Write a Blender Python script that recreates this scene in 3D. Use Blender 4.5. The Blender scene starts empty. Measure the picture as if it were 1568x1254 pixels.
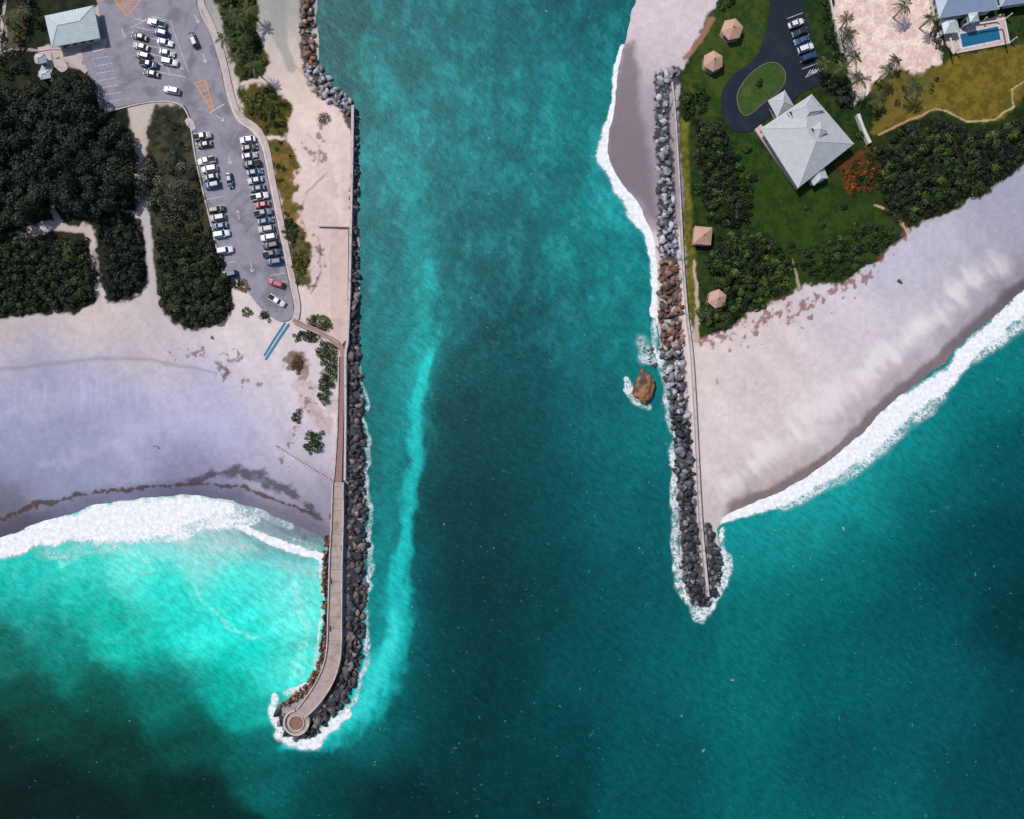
import bpy, bmesh, math, random
import numpy as np
from mathutils import Vector, Matrix
from mathutils.geometry import tessellate_polygon
random.seed(7); rng=np.random.default_rng(11)
scene=bpy.context.scene
H=209.07; S=0.199
def P(x,y,h=0.0):
    s=S*((H-h)/(H-1.0) if h>1.0 else 1.0)
    return ((x-784)*s,(627-y)*s)
K=1.25
def C(r,g,b,k=None):
    f=lambda c:(c/255/12.92 if c/255<=0.04045 else ((c/255+0.055)/1.055)**2.4)
    kk=k or K
    return (f(r)/kk,f(g)/kk,f(b)/kk)
# ---------------------------------------------------------------- materials
def NM(name):
    m=bpy.data.materials.new(name); m.use_nodes=True
    nt=m.node_tree; b=nt.nodes['Principled BSDF']; return m,nt,b
def noise(nt,vec,scale,detail=4,rough=0.55,dist=0):
    n=nt.nodes.new('ShaderNodeTexNoise'); n.inputs['Scale'].default_value=scale
    n.inputs['Detail'].default_value=detail; n.inputs['Roughness'].default_value=rough
    n.inputs['Distortion'].default_value=dist
    if vec is not None: nt.links.new(vec,n.inputs['Vector'])
    return n.outputs['Fac']
def mr(nt,v,a,b,c,d,clamp=True,smooth=False):
    n=nt.nodes.new('ShaderNodeMapRange'); n.clamp=clamp
    if smooth: n.interpolation_type='SMOOTHSTEP'
    for i,x in zip((1,2,3,4),(a,b,c,d)): n.inputs[i].default_value=x
    nt.links.new(v,n.inputs[0]); return n.outputs[0]
def ma(nt,op,a,b=0.0):
    n=nt.nodes.new('ShaderNodeMath'); n.operation=op
    for i,x in enumerate((a,b)):
        if isinstance(x,(int,float)): n.inputs[i].default_value=x
        else: nt.links.new(x,n.inputs[i])
    return n.outputs[0]
def vscale(nt,col,f):
    n=nt.nodes.new('ShaderNodeVectorMath'); n.operation='SCALE'
    if isinstance(col,tuple): n.inputs[0].default_value=col[:3]
    else: nt.links.new(col,n.inputs[0])
    if isinstance(f,(int,float)): n.inputs['Scale'].default_value=f
    else: nt.links.new(f,n.inputs['Scale'])
    return n.outputs[0]
def mix(nt,f,a,b):
    n=nt.nodes.new('ShaderNodeMix'); n.data_type='RGBA'
    if isinstance(f,(int,float)): n.inputs[0].default_value=f
    else: nt.links.new(f,n.inputs[0])
    for i,x in ((6,a),(7,b)):
        if isinstance(x,tuple): n.inputs[i].default_value=(*x[:3],1)
        else: nt.links.new(x,n.inputs[i])
    return n.outputs[2]
def pos(nt,mapscale=None,rot=0,obj=False):
    if obj: v=nt.nodes.new('ShaderNodeTexCoord').outputs['Object']
    else: v=nt.nodes.new('ShaderNodeNewGeometry').outputs['Position']
    if mapscale:
        r=nt.nodes.new('ShaderNodeVectorRotate'); r.rotation_type='Z_AXIS'; r.inputs['Angle'].default_value=rot
        nt.links.new(v,r.inputs['Vector'])
        mp=nt.nodes.new('ShaderNodeMapping'); mp.inputs['Scale'].default_value=mapscale
        nt.links.new(r.outputs[0],mp.inputs['Vector']); v=mp.outputs[0]
    return v
def bump(nt,b,h,strength,dist):
    n=nt.nodes.new('ShaderNodeBump'); n.inputs['Strength'].default_value=strength; n.inputs['Distance'].default_value=dist
    nt.links.new(h,n.inputs['Height']); nt.links.new(n.outputs[0],b.inputs['Normal'])
def attr(nt,name='col'):
    a=nt.nodes.new('ShaderNodeAttribute'); a.attribute_name=name; return a
def simple(name,col,rough=0.8,amp=0.25,scale=1.5,bmp=0.0,spec=0.3,obj=False,patch=None):
    m,nt,b=NM(name); p=pos(nt,obj=obj)
    n=noise(nt,p,scale,6,0.65)
    f=mr(nt,n,0.25,0.75,1-amp,1+amp)
    c=vscale(nt,tuple(col),f)
    if patch:
        n2=noise(nt,p,patch[1],5,0.6,0.5); c=mix(nt,mr(nt,n2,patch[2],patch[3],0,1),c,tuple(patch[0]))
    nt.links.new(c,b.inputs['Base Color']); b.inputs['Roughness'].default_value=rough
    b.inputs['Specular IOR Level'].default_value=spec
    if bmp: bump(nt,b,n,bmp,0.1)
    return m
M={}
M['asphalt']=simple('aged_asphalt',C(142,138,150),0.9,0.16,0.5,0.1,patch=(C(120,115,126),0.12,0.5,0.6))
M['dark_asphalt']=simple('dark_asphalt',C(18,28,44),0.85,0.2,0.8,0.1,patch=(C(28,36,50),0.2,0.5,0.6))
M['concrete']=simple('concrete',C(190,176,174),0.85,0.16,0.9,0.15,patch=(C(160,142,136),0.35,0.5,0.75))
M['pier']=simple('pier_concrete',C(172,154,148),0.85,0.16,0.7,0.15,patch=(C(136,118,108),0.3,0.5,0.72))
M['wallc']=simple('wall_concrete',C(195,184,182),0.85,0.2,1.2,0.1,patch=(C(150,138,134),0.5,0.5,0.7))
M['pavers']=simple('brick_pavers',C(150,118,116),0.9,0.22,2.0,0.2)
M['white']=simple('white_paint_line',C(205,205,212),0.7,0.25,2.5,patch=(C(150,148,160),0.8,0.5,0.7))
M['orange']=simple('orange_paint_line',C(225,140,55),0.7,0.2,2.5,patch=(C(170,135,110),0.8,0.55,0.8))
M['bluepaint']=simple('blue_paint_line',C(70,120,170),0.7,0.2,2.5)
M['wood']=simple('weathered_wood',C(160,130,120),0.85,0.25,2.0,0.1)
M['mat']=simple('blue_beach_mat',C(60,130,165),0.8,0.15,2.0)
M['stucco']=simple('white_stucco',C(205,200,195),0.85,0.1,1.0)
M['glass']=simple('window_glass',(0.02,0.03,0.04),0.08,0.1,1,spec=0.6)
M['tyre']=simple('tyre_rubber',(0.015,0.015,0.015),0.8)
M['trim']=simple('headlamp_trim',(0.6,0.6,0.6),0.3)
M['ridge']=simple('ridge_cap_metal',C(196,198,198),0.5,0.1)
M['tail']=simple('tail_lamp',(0.3,0.01,0.01),0.3)
M['shingle']=simple('tan_shingle',C(190,152,134),0.9,0.22,2.5,0.2)
M['door']=simple('door_paint',C(70,80,90),0.6)
M['trunk']=simple('bark',(0.12,0.09,0.065),0.9,0.3,4)
M['pool']=simple('pool_water',C(30,100,135),0.1,0.15,0.8,0.05,spec=0.5)
M['terrace']=simple('terrace_tile',C(208,182,174),0.85,0.1,1.0,patch=(C(188,163,156),0.25,0.45,0.7))
M['skin']=simple('skin',(0.45,0.28,0.2),0.6); M['cloth']=simple('red_shirt',(0.4,0.04,0.04),0.8); 
def carpaint():
    m,nt,b=NM('car_paint'); o=nt.nodes.new('ShaderNodeObjectInfo')
    n=noise(nt,pos(nt),3,3); c=vscale(nt,o.outputs['Color'],mr(nt,n,0.3,0.7,0.9,1.06))
    nt.links.new(c,b.inputs['Base Color']); b.inputs['Roughness'].default_value=0.35; b.inputs['Coat Weight'].default_value=0.4
    return m
M['paint']=carpaint()
def roofmat(name,col):
    m,nt,b=NM(name); uv=nt.nodes.new('ShaderNodeUVMap'); sep=nt.nodes.new('ShaderNodeSeparateXYZ')
    nt.links.new(uv.outputs[0],sep.inputs[0])
    fr=ma(nt,'FRACT',ma(nt,'DIVIDE',sep.outputs[0],0.9))
    seam=ma(nt,'LESS_THAN',fr,0.14)
    n=noise(nt,pos(nt),0.6,5,0.6)
    c=vscale(nt,tuple(col),mr(nt,n,0.3,0.7,0.88,1.06))
    c=mix(nt,ma(nt,'MULTIPLY',seam,0.28),c,(0.12,0.14,0.15))
    nt.links.new(c,b.inputs['Base Color']); b.inputs['Roughness'].default_value=0.45
    bump(nt,b,seam,0.3,0.05); return m
M['roof']=roofmat('standing_seam_roof',C(184,187,190)); M['roof2']=roofmat('white_metal_roof',C(190,203,206))
M['roof3']=roofmat('blue_grey_metal_roof',C(135,155,180))
def rockmat():
    m,nt,b=NM('boulder_rock'); a=attr(nt); n=noise(nt,pos(nt),1.6,6,0.7)
    c=vscale(nt,a.outputs['Color'],mr(nt,n,0.25,0.75,0.55,1.4))
    nt.links.new(c,b.inputs['Base Color']); b.inputs['Roughness'].default_value=0.7; bump(nt,b,n,0.5,0.25); return m
M['rock']=rockmat()
def leafmat():
    m,nt,b=NM('foliage'); a=attr(nt)
    n=noise(nt,pos(nt),0.25,3,0.6)
    c=vscale(nt,a.outputs['Color'],mr(nt,n,0.3,0.7,0.66,1.18))
    nt.links.new(c,b.inputs['Base Color']); b.inputs['Roughness'].default_value=0.6; b.inputs['Specular IOR Level'].default_value=0.25
    return m
M['leaf']=leafmat()
# ---------------------------------------------------------------- numpy helpers
TAB=rng.random((8,256,256)).astype(np.float32)
def vn(x,y,seed=0):
    xi=np.floor(x);yi=np.floor(y);fx=(x-xi).astype(np.float32);fy=(y-yi).astype(np.float32)
    xi=xi.astype(np.int64)&255;yi=yi.astype(np.int64)&255;x1=(xi+1)&255;y1=(yi+1)&255
    fx=fx*fx*(3-2*fx);fy=fy*fy*(3-2*fy);t=TAB[seed%8]
    return (t[xi,yi]*(1-fx)+t[x1,yi]*fx)*(1-fy)+(t[xi,y1]*(1-fx)+t[x1,y1]*fx)*fy
def fbm(x,y,o=4,seed=0,g=0.5):
    r=0;a=1;s=0
    for i in range(o):
        r=r+a*vn(x+17.3*i,y-9.1*i,seed+i);s+=a;a*=g
        x,y=(x*1.62+y*1.18),(y*1.62-x*1.18)
    return r/s
def sst(x,a,b):
    t=np.clip((x-a)/(b-a),0,1);return t*t*(3-2*t)
def sdpoly(U,V,poly,margin=None):
    """signed distance px, + inside"""
    poly=np.array(poly,dtype=np.float64)
    if margin is not None:
        out=np.full(U.shape,-margin,dtype=np.float32)
        m=(U>poly[:,0].min()-margin)&(U<poly[:,0].max()+margin)&(V>poly[:,1].min()-margin)&(V<poly[:,1].max()+margin)
        if m.any(): out[m]=sdpoly(U[m],V[m],poly)
        return out
    d=np.full(U.shape,1e18);ins=np.zeros(U.shape,bool);n=len(poly)
    for i in range(n):
        ax,ay=poly[i];bx,by=poly[(i+1)%n];ex,ey=bx-ax,by-ay
        wx=U-ax;wy=V-ay;t=np.clip((wx*ex+wy*ey)/(ex*ex+ey*ey+1e-9),0,1)
        dx=wx-ex*t;dy=wy-ey*t;d=np.minimum(d,dx*dx+dy*dy)
        c=((ay>V)!=(by>V))
        if ay!=by: ins^=c&(U<(ex)*(V-ay)/(ey)+ax)
    d=np.sqrt(d);return np.where(ins,d,-d).astype(np.float32)
def strip(U,V,pl,margin=120):
    pl=np.array(pl,float);out=np.full(U.shape,-9.0)
    m=(U>pl[:,0].min()-margin)&(U<pl[:,0].max()+margin)&(V>pl[:,1].min()-margin)&(V<pl[:,1].max()+margin)
    u=U[m];v=V[m];best=np.full(u.shape,-9.0)
    for i in range(len(pl)-1):
        ax,ay,aw=pl[i];bx,by,bw=pl[i+1];ex,ey=bx-ax,by-ay
        t=np.clip(((u-ax)*ex+(v-ay)*ey)/(ex*ex+ey*ey+1e-9),0,1)
        d=np.hypot(u-ax-ex*t,v-ay-ey*t);best=np.maximum(best,1-d/(aw+(bw-aw)*t))
    out[m]=best;return out
def gmix(U,V,pts,sg=42.0):
    num=np.zeros(U.shape+(3,),np.float32);den=np.zeros(U.shape,np.float32)
    for x,y,c in pts:
        d2=((U-x)**2+(V-y)**2).astype(np.float32)
        w=np.exp(-d2/(2*sg*sg))+np.float32(3.0)/(1+d2/(sg*sg))**4*0.02+1e-9/(1+d2*1e-6)
        den+=w
        cc=C(*c)
        for k in range(3): num[...,k]+=w*np.float32(cc[k])
    return (num/den[...,None]).astype(np.float64)
def catmull(pts,n=6,closed=False):
    pts=[np.array(p,float) for p in pts];out=[];N=len(pts)
    R=range(N if closed else N-1)
    for i in R:
        if closed: p0,p1,p2,p3=pts[i-1],pts[i],pts[(i+1)%N],pts[(i+2)%N]
        else: p0,p1,p2,p3=pts[max(i-1,0)],pts[i],pts[i+1],pts[min(i+2,N-1)]
        for j in range(n):
            t=j/n;out.append(0.5*((2*p1)+(-p0+p2)*t+(2*p0-5*p1+4*p2-p3)*t*t+(-p0+3*p1-3*p2+p3)*t**3))
    if not closed: out.append(pts[-1])
    return out
# ---------------------------------------------------------------- mesh helpers
def link(o,parent=None):
    scene.collection.objects.link(o)
    if parent: o.parent=parent
    return o
def mk(name,verts,faces,mats,parent=None,midx=None,smooth=False):
    me=bpy.data.meshes.new(name);me.from_pydata([tuple(v) for v in verts],[],faces)
    for m in (mats if isinstance(mats,list) else [mats]): me.materials.append(m)
    if midx: me.polygons.foreach_set('material_index',midx)
    if smooth: me.polygons.foreach_set('use_smooth',[True]*len(faces))
    me.update();return link(bpy.data.objects.new(name,me),parent)
def fastmesh(name,V,F,mat,col=None,smooth=False,parent=None):
    me=bpy.data.meshes.new(name);n=F.shape[1]
    me.vertices.add(len(V));me.vertices.foreach_set('co',V.astype(np.float32).ravel())
    me.loops.add(F.size);me.loops.foreach_set('vertex_index',F.astype(np.int32).ravel())
    me.polygons.add(len(F));me.polygons.foreach_set('loop_start',np.arange(0,F.size,n,dtype=np.int32))
    me.polygons.foreach_set('loop_total',np.full(len(F),n,dtype=np.int32))
    if smooth: me.polygons.foreach_set('use_smooth',np.ones(len(F),bool))
    me.materials.append(mat);me.update(calc_edges=True)
    if col is not None:
        a=me.attributes.new('col','FLOAT_COLOR','POINT')
        if col.shape[1]==3: col=np.hstack([col,np.ones((len(col),1))])
        a.data.foreach_set('color',col.astype(np.float32).ravel())
    return link(bpy.data.objects.new(name,me),parent)
def slab(name,poly,z1,z0,mat,parent=None,smooth=True,n=5,holes=None):
    pts=catmull(poly,n,True) if smooth else [np.array(p,float) for p in poly]
    W=[P(p[0],p[1]) for p in pts];N=len(W)
    verts=[(x,y,z1) for x,y in W]+[(x,y,z0) for x,y in W]
    tris=tessellate_polygon([[Vector((x,y,0)) for x,y in W]])
    faces=[]
    for t in tris:
        a,b,c=[W[i] for i in t]
        if (b[0]-a[0])*(c[1]-a[1])-(b[1]-a[1])*(c[0]-a[0])<0: t=t[::-1]
        faces.append(tuple(t))
    area=sum(W[i][0]*W[(i+1)%N][1]-W[(i+1)%N][0]*W[i][1] for i in range(N))
    for i in range(N):
        j=(i+1)%N
        faces.append((i,i+N,j+N,j) if area>0 else (i,j,j+N,i+N))
    return mk(name,verts,faces,mat,parent)
def ribbon(name,cl,z1,z0,mat,parent=None,n=6):
    p=np.array(catmull(cl,n));d=np.gradient(p[:,:2],axis=0);d/=np.linalg.norm(d,axis=1)[:,None]+1e-9
    nrm=np.stack([-d[:,1],d[:,0]],1);L=p[:,:2]+nrm*p[:,2:3];R=p[:,:2]-nrm*p[:,2:3]
    v=[];f=[];
    for l,r in zip(L,R):
        a=P(*l);b=P(*r);v+=[(a[0],a[1],z1),(b[0],b[1],z1),(a[0],a[1],z0),(b[0],b[1],z0)]
    for i in range(len(L)-1):
        k=i*4;f+=[(k,k+4,k+5,k+1),(k,k+2,k+6,k+4),(k+1,k+5,k+7,k+3)]
    e=len(v)-4;f+=[(0,1,3,2),(e,e+2,e+3,e+1)]
    return mk(name,v,f,mat,parent)
def empty(name,loc=(0,0,0)):
    e=bpy.data.objects.new(name,None);e.location=loc;link(e);e.empty_display_size=1;return e
def boxv(v,f,c,s,ang=0):
    k=len(v);ca,sa=math.cos(ang),math.sin(ang)
    for dz in(-1,1):
        for dx,dy in((-1,-1),(1,-1),(1,1),(-1,1)):
            x,y=dx*s[0]/2,dy*s[1]/2;v.append((c[0]+x*ca-y*sa,c[1]+x*sa+y*ca,c[2]+dz*s[2]/2))
    f+=[(k,k+3,k+2,k+1),(k+4,k+5,k+6,k+7)]+[(k+i,k+(i+1)%4,k+4+(i+1)%4,k+4+i) for i in range(4)]
# ---------------------------------------------------------------- outlines (plan units)
LL=[(-9000,-9000),(484,-9000),(482,-60),(484,0),(486,60),(484,100),(500,130),(538,155),(546,180),(547,300),(548,420),(550,540),(554,640),(558,740),(559,820),(557,900),(553,970),(546,1030),(528,1072),(500,1103),(475,1126),(450,1130),(430,1118),(422,1095),(427,1080),(445,1070),(465,1055),(480,1035),(490,1000),(494,940),(493,880),(498,840),(492,824),(460,808),(420,792),(380,775),(330,763),(275,758),(220,765),(160,771),(120,781),(60,801),(0,824),(-200,890),(-9000,2500)]
LR=[(9000,-9000),(1000,-9000),(985,-100),(973,0),(957,60),(947,110),(942,160),(933,200),(931,232),(944,262),(962,290),(985,320),(1000,355),(1006,400),(1006,470),(1012,520),(1020,560),(1028,620),(1036,700),(1042,800),(1045,880),(1055,915),(1075,936),(1093,915),(1103,880),(1104,840),(1098,808),(1110,792),(1150,773),(1200,752),(1240,727),(1280,699),(1325,662),(1350,632),(1385,604),(1440,562),(1500,505),(1568,448),(1700,330),(9000,-5000)]
def axis(lo,hi,step):
    a=np.arange(lo,hi+step,step);o=[];x=step
    d=0
    while d<12000: x*=1.55;d+=x;o.append(d)
    o=np.array(o);return np.concatenate([a[0]-o[::-1],a,a[-1]+o])
au=axis(-50,1618,1.65);av=axis(-50,1304,1.65)
U,V=np.meshgrid(au,av,indexing='xy')
wu=(fbm(U/28,V/28,4,1)-0.5);wv=(fbm(U/28+50,V/28,4,3)-0.5)
fin=(fbm(U/6,V/6,3,2)-0.5)
Uw=U+wu*9;Vw=V+wv*9
sdL=sdpoly(Uw,Vw,LL);sdR=sdpoly(Uw,Vw,LR);sd=np.maximum(sdL,sdR)
Z=np.where(sd>0,1.45*(1-np.exp(-sd*0.2*0.11)),-6*(1-np.exp(sd*0.2*0.05)))
Z=Z-0.12*fbm(U/40,V/40,4,5)*np.clip(sd/30,0,1)
# ---- sand colour
sand=[(0,500,(192,180,180)),(150,500,(202,188,184)),(250,540,(196,184,188)),(60,580,(166,164,186)),(150,600,(160,160,187)),(300,600,(180,176,200)),(50,680,(150,153,182)),(200,680,(162,162,192)),(330,660,(174,171,198)),(430,680,(180,174,194)),(100,740,(142,143,168)),(300,735,(128,126,150)),(0,790,(108,106,122)),(480,770,(146,140,158)),(430,600,(206,196,204)),(380,520,(214,201,200)),(490,620,(220,207,208)),(500,680,(200,190,200)),
(500,220,(226,203,197)),(480,300,(218,193,185)),(515,420,(216,194,188)),(470,130,(224,201,188)),(425,30,(168,166,162)),(430,80,(196,186,178)),(415,-20,(150,150,146)),(450,90,(209,190,178)),
(1090,560,(212,196,193)),(1180,560,(210,194,193)),(1150,640,(218,204,202)),(1100,720,(208,194,193)),(1230,640,(212,200,200)),(1300,600,(206,194,197)),(1300,500,(204,194,200)),(1400,500,(202,192,199)),(1400,420,(191,186,199)),(1500,400,(184,178,190)),(1560,320,(164,162,182)),(1480,470,(180,170,177)),(1200,720,(196,182,180)),(1350,600,(188,176,177)),(1550,420,(152,146,154)),
(990,20,(202,187,192)),(1020,60,(208,192,197)),(985,130,(150,138,146)),(1060,10,(214,198,200)),(1010,100,(198,186,191)),(1340,40,(238,217,209)),(1400,70,(232,209,199)),(1300,90,(232,210,201)),(200,200,(190,178,168)),(90,340,(196,183,172)),(230,400,(190,182,182))]
cs=gmix(Uw+wu*20,Vw+wv*20,sand,40)
stn=fbm((U*0.8-V*0.6)/22,(U*0.6+V*0.8)/90,4,6)
cs*=(0.87+0.26*stn+0.24*fin)[...,None]
def blend(col,mask): 
    global cs
    m=np.clip(mask,0,1)[...,None];cs=cs*(1-m)+np.array(C(*col))*m
def mul(f,mask):
    global cs
    m=np.clip(mask,0,1)[...,None];cs=cs*(1-m*(1-np.array(f)))
hill=fbm((U+V*0.9)/60,(V*0.9-U)/16,4,3)
for (x,y,w) in [(1185,688,30),(1275,606,38),(1352,545,26),(1432,480,30),(1492,425,30),(1130,735,22),(1410,500,24)]:
    s=1-np.hypot((U-x+wu*30)*0.8+(V-y)*0.4,(V-y+wv*30)*1.0+(U-x)*0.3)/(w*1.5)
    blend((232,225,223),sst(s+1.1*(hill-0.5),0.1,0.9)*0.6)
for q in [[(0,640,14),(120,600,36),(250,600,14)],[(60,720,9),(230,650,36),(400,640,12)]]:
    s=strip(U+wu*50,V+wv*50,q);blend((186,184,208),sst(s+0.9*(fbm(U/8,V/30,3,4)-0.5),0.0,1.2)*0.4)
# raked vertical streaks below the berm
rk=fbm(U/5,V/60,3,1);m=sst(strip(Uw,Vw,[(40,600,34),(160,600,44),(300,610,30)]),0,0.8)*sst(rk,0.5,0.7);blend((188,186,208),m*0.4)
s=strip(Uw,Vw,[(-60,575,7),(60,560,7),(140,550,7),(230,549,6),(330,572,5)]);blend((130,124,134),sst(s+fin,0.2,1)*0.45)
# wet sand
wetR=sst(-sdR,-22-14*(wu*2),-10)*(sdR>0);beachR=sst(U,1105,1125)
mul((0.46,0.42,0.41),wetR*beachR)
mul((0.86,0.85,0.86),sst(-sdR,-60-30*wu,-25)*(sdR>0)*beachR)
wetC=sdpoly(Uw,Vw,[(958,60),(972,60),(978,110),(982,180),(994,230),(1002,300),(1004,330),(970,300),(935,250),(930,190)],60)
blend((120,110,116),sst(wetC+wu*20+fin*8,-8,8)*0.85)
wetL=sst(-sdL,-34,-8)*(U<505)*(V>700);mul((0.52,0.51,0.55),wetL*0.8)
s=strip(Uw,Vw,[(290,735,8),(350,722,12),(400,730,14),(450,760,12),(490,795,10)]);n=fbm(U/14,V/9,4,7)
blend((66,60,70),sst(s+2.2*(n-0.5),0.15,0.9)*0.8)
s=strip(Uw,Vw,[(-60,822,3),(0,797,4),(50,775,4),(100,763,4),(150,753,4),(200,750,4),(260,743,3),(320,741,3),(380,748,3.5),(430,768,3),(480,790,3)])
blend((78,56,48),sst(s+3.0*fin+0.8*wu,0.0,0.6)*0.85)
s=strip(Uw,Vw,[(425,-60,20),(425,20,18),(432,70,12),(448,105,9)]);blend((146,150,144),sst(s,0,0.6)*0.65)
# erosion scarps and worn tracks on the west sand
for q,c,a in [([(500,262,2),(482,280,2.5),(468,300,2.5),(462,330,2),(470,352,2)],(168,136,126),.6),([(486,362,2),(492,390,2),(488,420,2.5),(474,448,2)],(120,88,84),.7),([(452,100,3),(470,118,4),(490,150,3)],(190,150,120),.5),([(470,206,2),(490,226,3),(484,250,3)],(190,140,118),.6),([(505,180,6),(520,300,7),(520,340,6)],(232,214,208),.5),([(494,275,1.2),(520,268,1.2),(536,268,1.2)],(236,220,214),.6),([(508,352,1.2),(506,430,1.2),(508,505,1.2)],(176,150,142),.6),([(462,560,2),(490,600,3),(470,650,3),(440,690,2)],(206,186,184),.5),([(330,556,2),(350,570,3),(340,584,2)],(84,68,72),.7)]:
    s=strip(U+wu*10,V+wv*10,q);blend(c,sst(s+2.0*fin,0,0.7)*a)
ALPHA=np.zeros(U.shape)
nn=fbm(U/11,V/11,4,2);n3=fbm(U/4,V/4,3,5)
def zone(poly,ca,cb,warp=1.0,soft=3,amt=1.0,cov=0):
    uu=U+wu*16*warp;vv=V+wv*16*warp
    s=sdpoly(uu,vv,poly,30);m=sst(s+10*fin*warp+cov*(nn-0.5)*30,-soft,soft)*amt
    t=sst(nn*0.6+n3*0.4,0.35,0.65)[...,None]
    c=np.array(C(*ca))*(1-t)+np.array(C(*cb))*t
    global cs,ALPHA
    cs=cs*(1-m[...,None])+c*m[...,None];ALPHA=np.maximum(ALPHA*(1-m),m)
# ground darkened under and between the revetment boulders
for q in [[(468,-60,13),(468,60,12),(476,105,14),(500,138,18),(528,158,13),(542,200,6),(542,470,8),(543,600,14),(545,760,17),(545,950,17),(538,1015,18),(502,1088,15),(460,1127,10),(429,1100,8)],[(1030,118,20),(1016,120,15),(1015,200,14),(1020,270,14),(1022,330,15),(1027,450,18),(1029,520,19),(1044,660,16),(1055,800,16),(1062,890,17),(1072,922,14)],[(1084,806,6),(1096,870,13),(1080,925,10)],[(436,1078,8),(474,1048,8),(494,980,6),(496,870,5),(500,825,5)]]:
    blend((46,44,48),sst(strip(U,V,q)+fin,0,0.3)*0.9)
R_ALL=[(1092,28),(1105,-60),(1140,-400),(9000,-9000),(9000,-5200),(1700,180),(1568,254),(1500,303),(1450,326),(1385,353),(1370,374),(1330,404),(1290,434),(1235,439),(1180,464),(1150,480),(1105,508),(1066,518),(1056,480),(1046,300),(1037,130),(1060,80)]
zone([(-9000,-9000),(460,-9000),(440,-80),(395,-62),(300,-60),(-60,-60),(-9000,-60)],(30,42,22),(52,62,34))
zone([(-9000,-70),(-40,-70),(-40,500),(-9000,500)],(24,34,20),(44,52,30))
zone(R_ALL,(24,44,14),(46,64,22))
zone([(-60,-60),(140,-60),(150,10),(60,80),(130,110),(150,140),(200,165),(205,240),(212,320),(150,345),(60,352),(-60,372)],(24,32,18),(44,48,30))
zone([(0,20),(30,20),(40,60),(20,80),(0,80)],(120,100,84),(90,80,66),amt=0.7)
zone([(-60,366),(128,352),(150,400),(153,458),(120,478),(60,482),(-60,490)],(26,32,20),(44,46,30))
zone([(143,345),(190,326),(214,335),(224,380),(227,432),(205,458),(165,468),(155,430)],(26,32,22),(44,46,32))
zone([(222,200),(235,165),(290,162),(300,210),(318,300),(340,380),(358,435),(360,470),(340,498),(300,506),(262,494),(240,462),(234,400),(228,330)],(34,40,26),(70,66,52))
zone([(310,-60),(392,-60),(394,40),(412,100),(400,126),(372,130),(355,80),(335,20)],(30,46,18),(62,70,30))
zone([(366,135),(420,128),(442,160),(444,205),(408,208),(380,188)],(44,58,20),(90,80,30))
zone([(408,212),(438,208),(456,250),(452,290),(462,330),(478,380),(470,400),(450,390),(440,350),(425,290)],(130,96,52),(80,80,30),cov=0.7)
zone([(440,335),(462,330),(476,385),(470,440),(452,440),(445,390)],(100,90,54),(56,62,28),cov=0.6)
zone([(438,548),(460,540),(478,560),(470,580),(446,565)],(120,80,50),(80,70,40),cov=0.8,amt=0.8)
zone([(446,590),(470,560),(500,630),(520,600),(500,665),(470,640)],(160,124,110),(190,166,160),cov=0.9,amt=0.5)
zone([(1110,230),(1150,205),(1210,285),(1290,290),(1375,330),(1340,345),(1290,355),(1225,385),(1170,350),(1130,300)],(30,54,13),(48,68,20),0.6)
zone([(1042,180),(1056,190),(1056,300),(1066,420),(1062,500),(1052,470),(1046,300)],(116,108,40),(80,84,30),0.6)
zone([(1085,20),(1180,-60),(1190,20),(1160,90),(1110,130),(1105,180),(1060,180),(1044,130),(1066,80)],(38,62,18),(62,76,26),0.6)
zone([(1275,-60),(1422,-60),(1436,20),(1442,98),(1412,118),(1380,106),(1345,122),(1312,168),(1294,90),(1278,40)],(238,216,206),(214,186,174),1.2)
zone([(1438,102),(1470,84),(1568,70),(1760,60),(1760,150),(1600,130),(1568,150),(1530,186),(1480,190),(1440,166),(1380,192),(1335,212),(1335,160),(1370,140)],(90,80,24),(120,102,36),0.8)
zone([(1335,130),(1380,112),(1440,112),(1430,150),(1370,180),(1335,200)],(116,96,48),(76,82,30),1.2,amt=0.8)
zone([(1278,250),(1320,232),(1356,258),(1360,300),(1300,300)],(100,60,28),(70,52,24),1.0)
zone([(1330,215),(1380,188),(1440,176),(1500,195),(1540,185),(1600,140),(1760,120),(1760,150),(1568,252),(1500,302),(1450,324),(1388,350),(1350,325),(1300,300),(1320,260)],(22,36,12),(42,56,18))
s=strip(Uw,Vw,[(1060,520,10),(1120,512,22),(1190,480,30),(1250,455,26),(1320,420,18),(1380,362,9)])
blend((124,70,64),sst(s*0.9+2.8*(fbm(U/6,V/8,4,3)-0.5)+fin*2.2,0.62,1.1)*(sdpoly(U,V,R_ALL,60)<2)*0.75)
for q in [[(400,590,10),(330,570,12),(380,540,8),(270,540,10)],[(470,600,16),(460,640,12),(430,710,8)],[(1100,585,5),(1102,588,5)],[(470,230,12),(495,250,10),(488,180,8)],[(485,360,10),(490,420,12),(470,440,10)]]:
    s=strip(Uw,Vw,q);blend((110,86,86),sst(s*0.6+2.8*(fbm(U/6,V/6,4,1)-0.5)+fin*1.8,0.62,1.0)*0.7)
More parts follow.
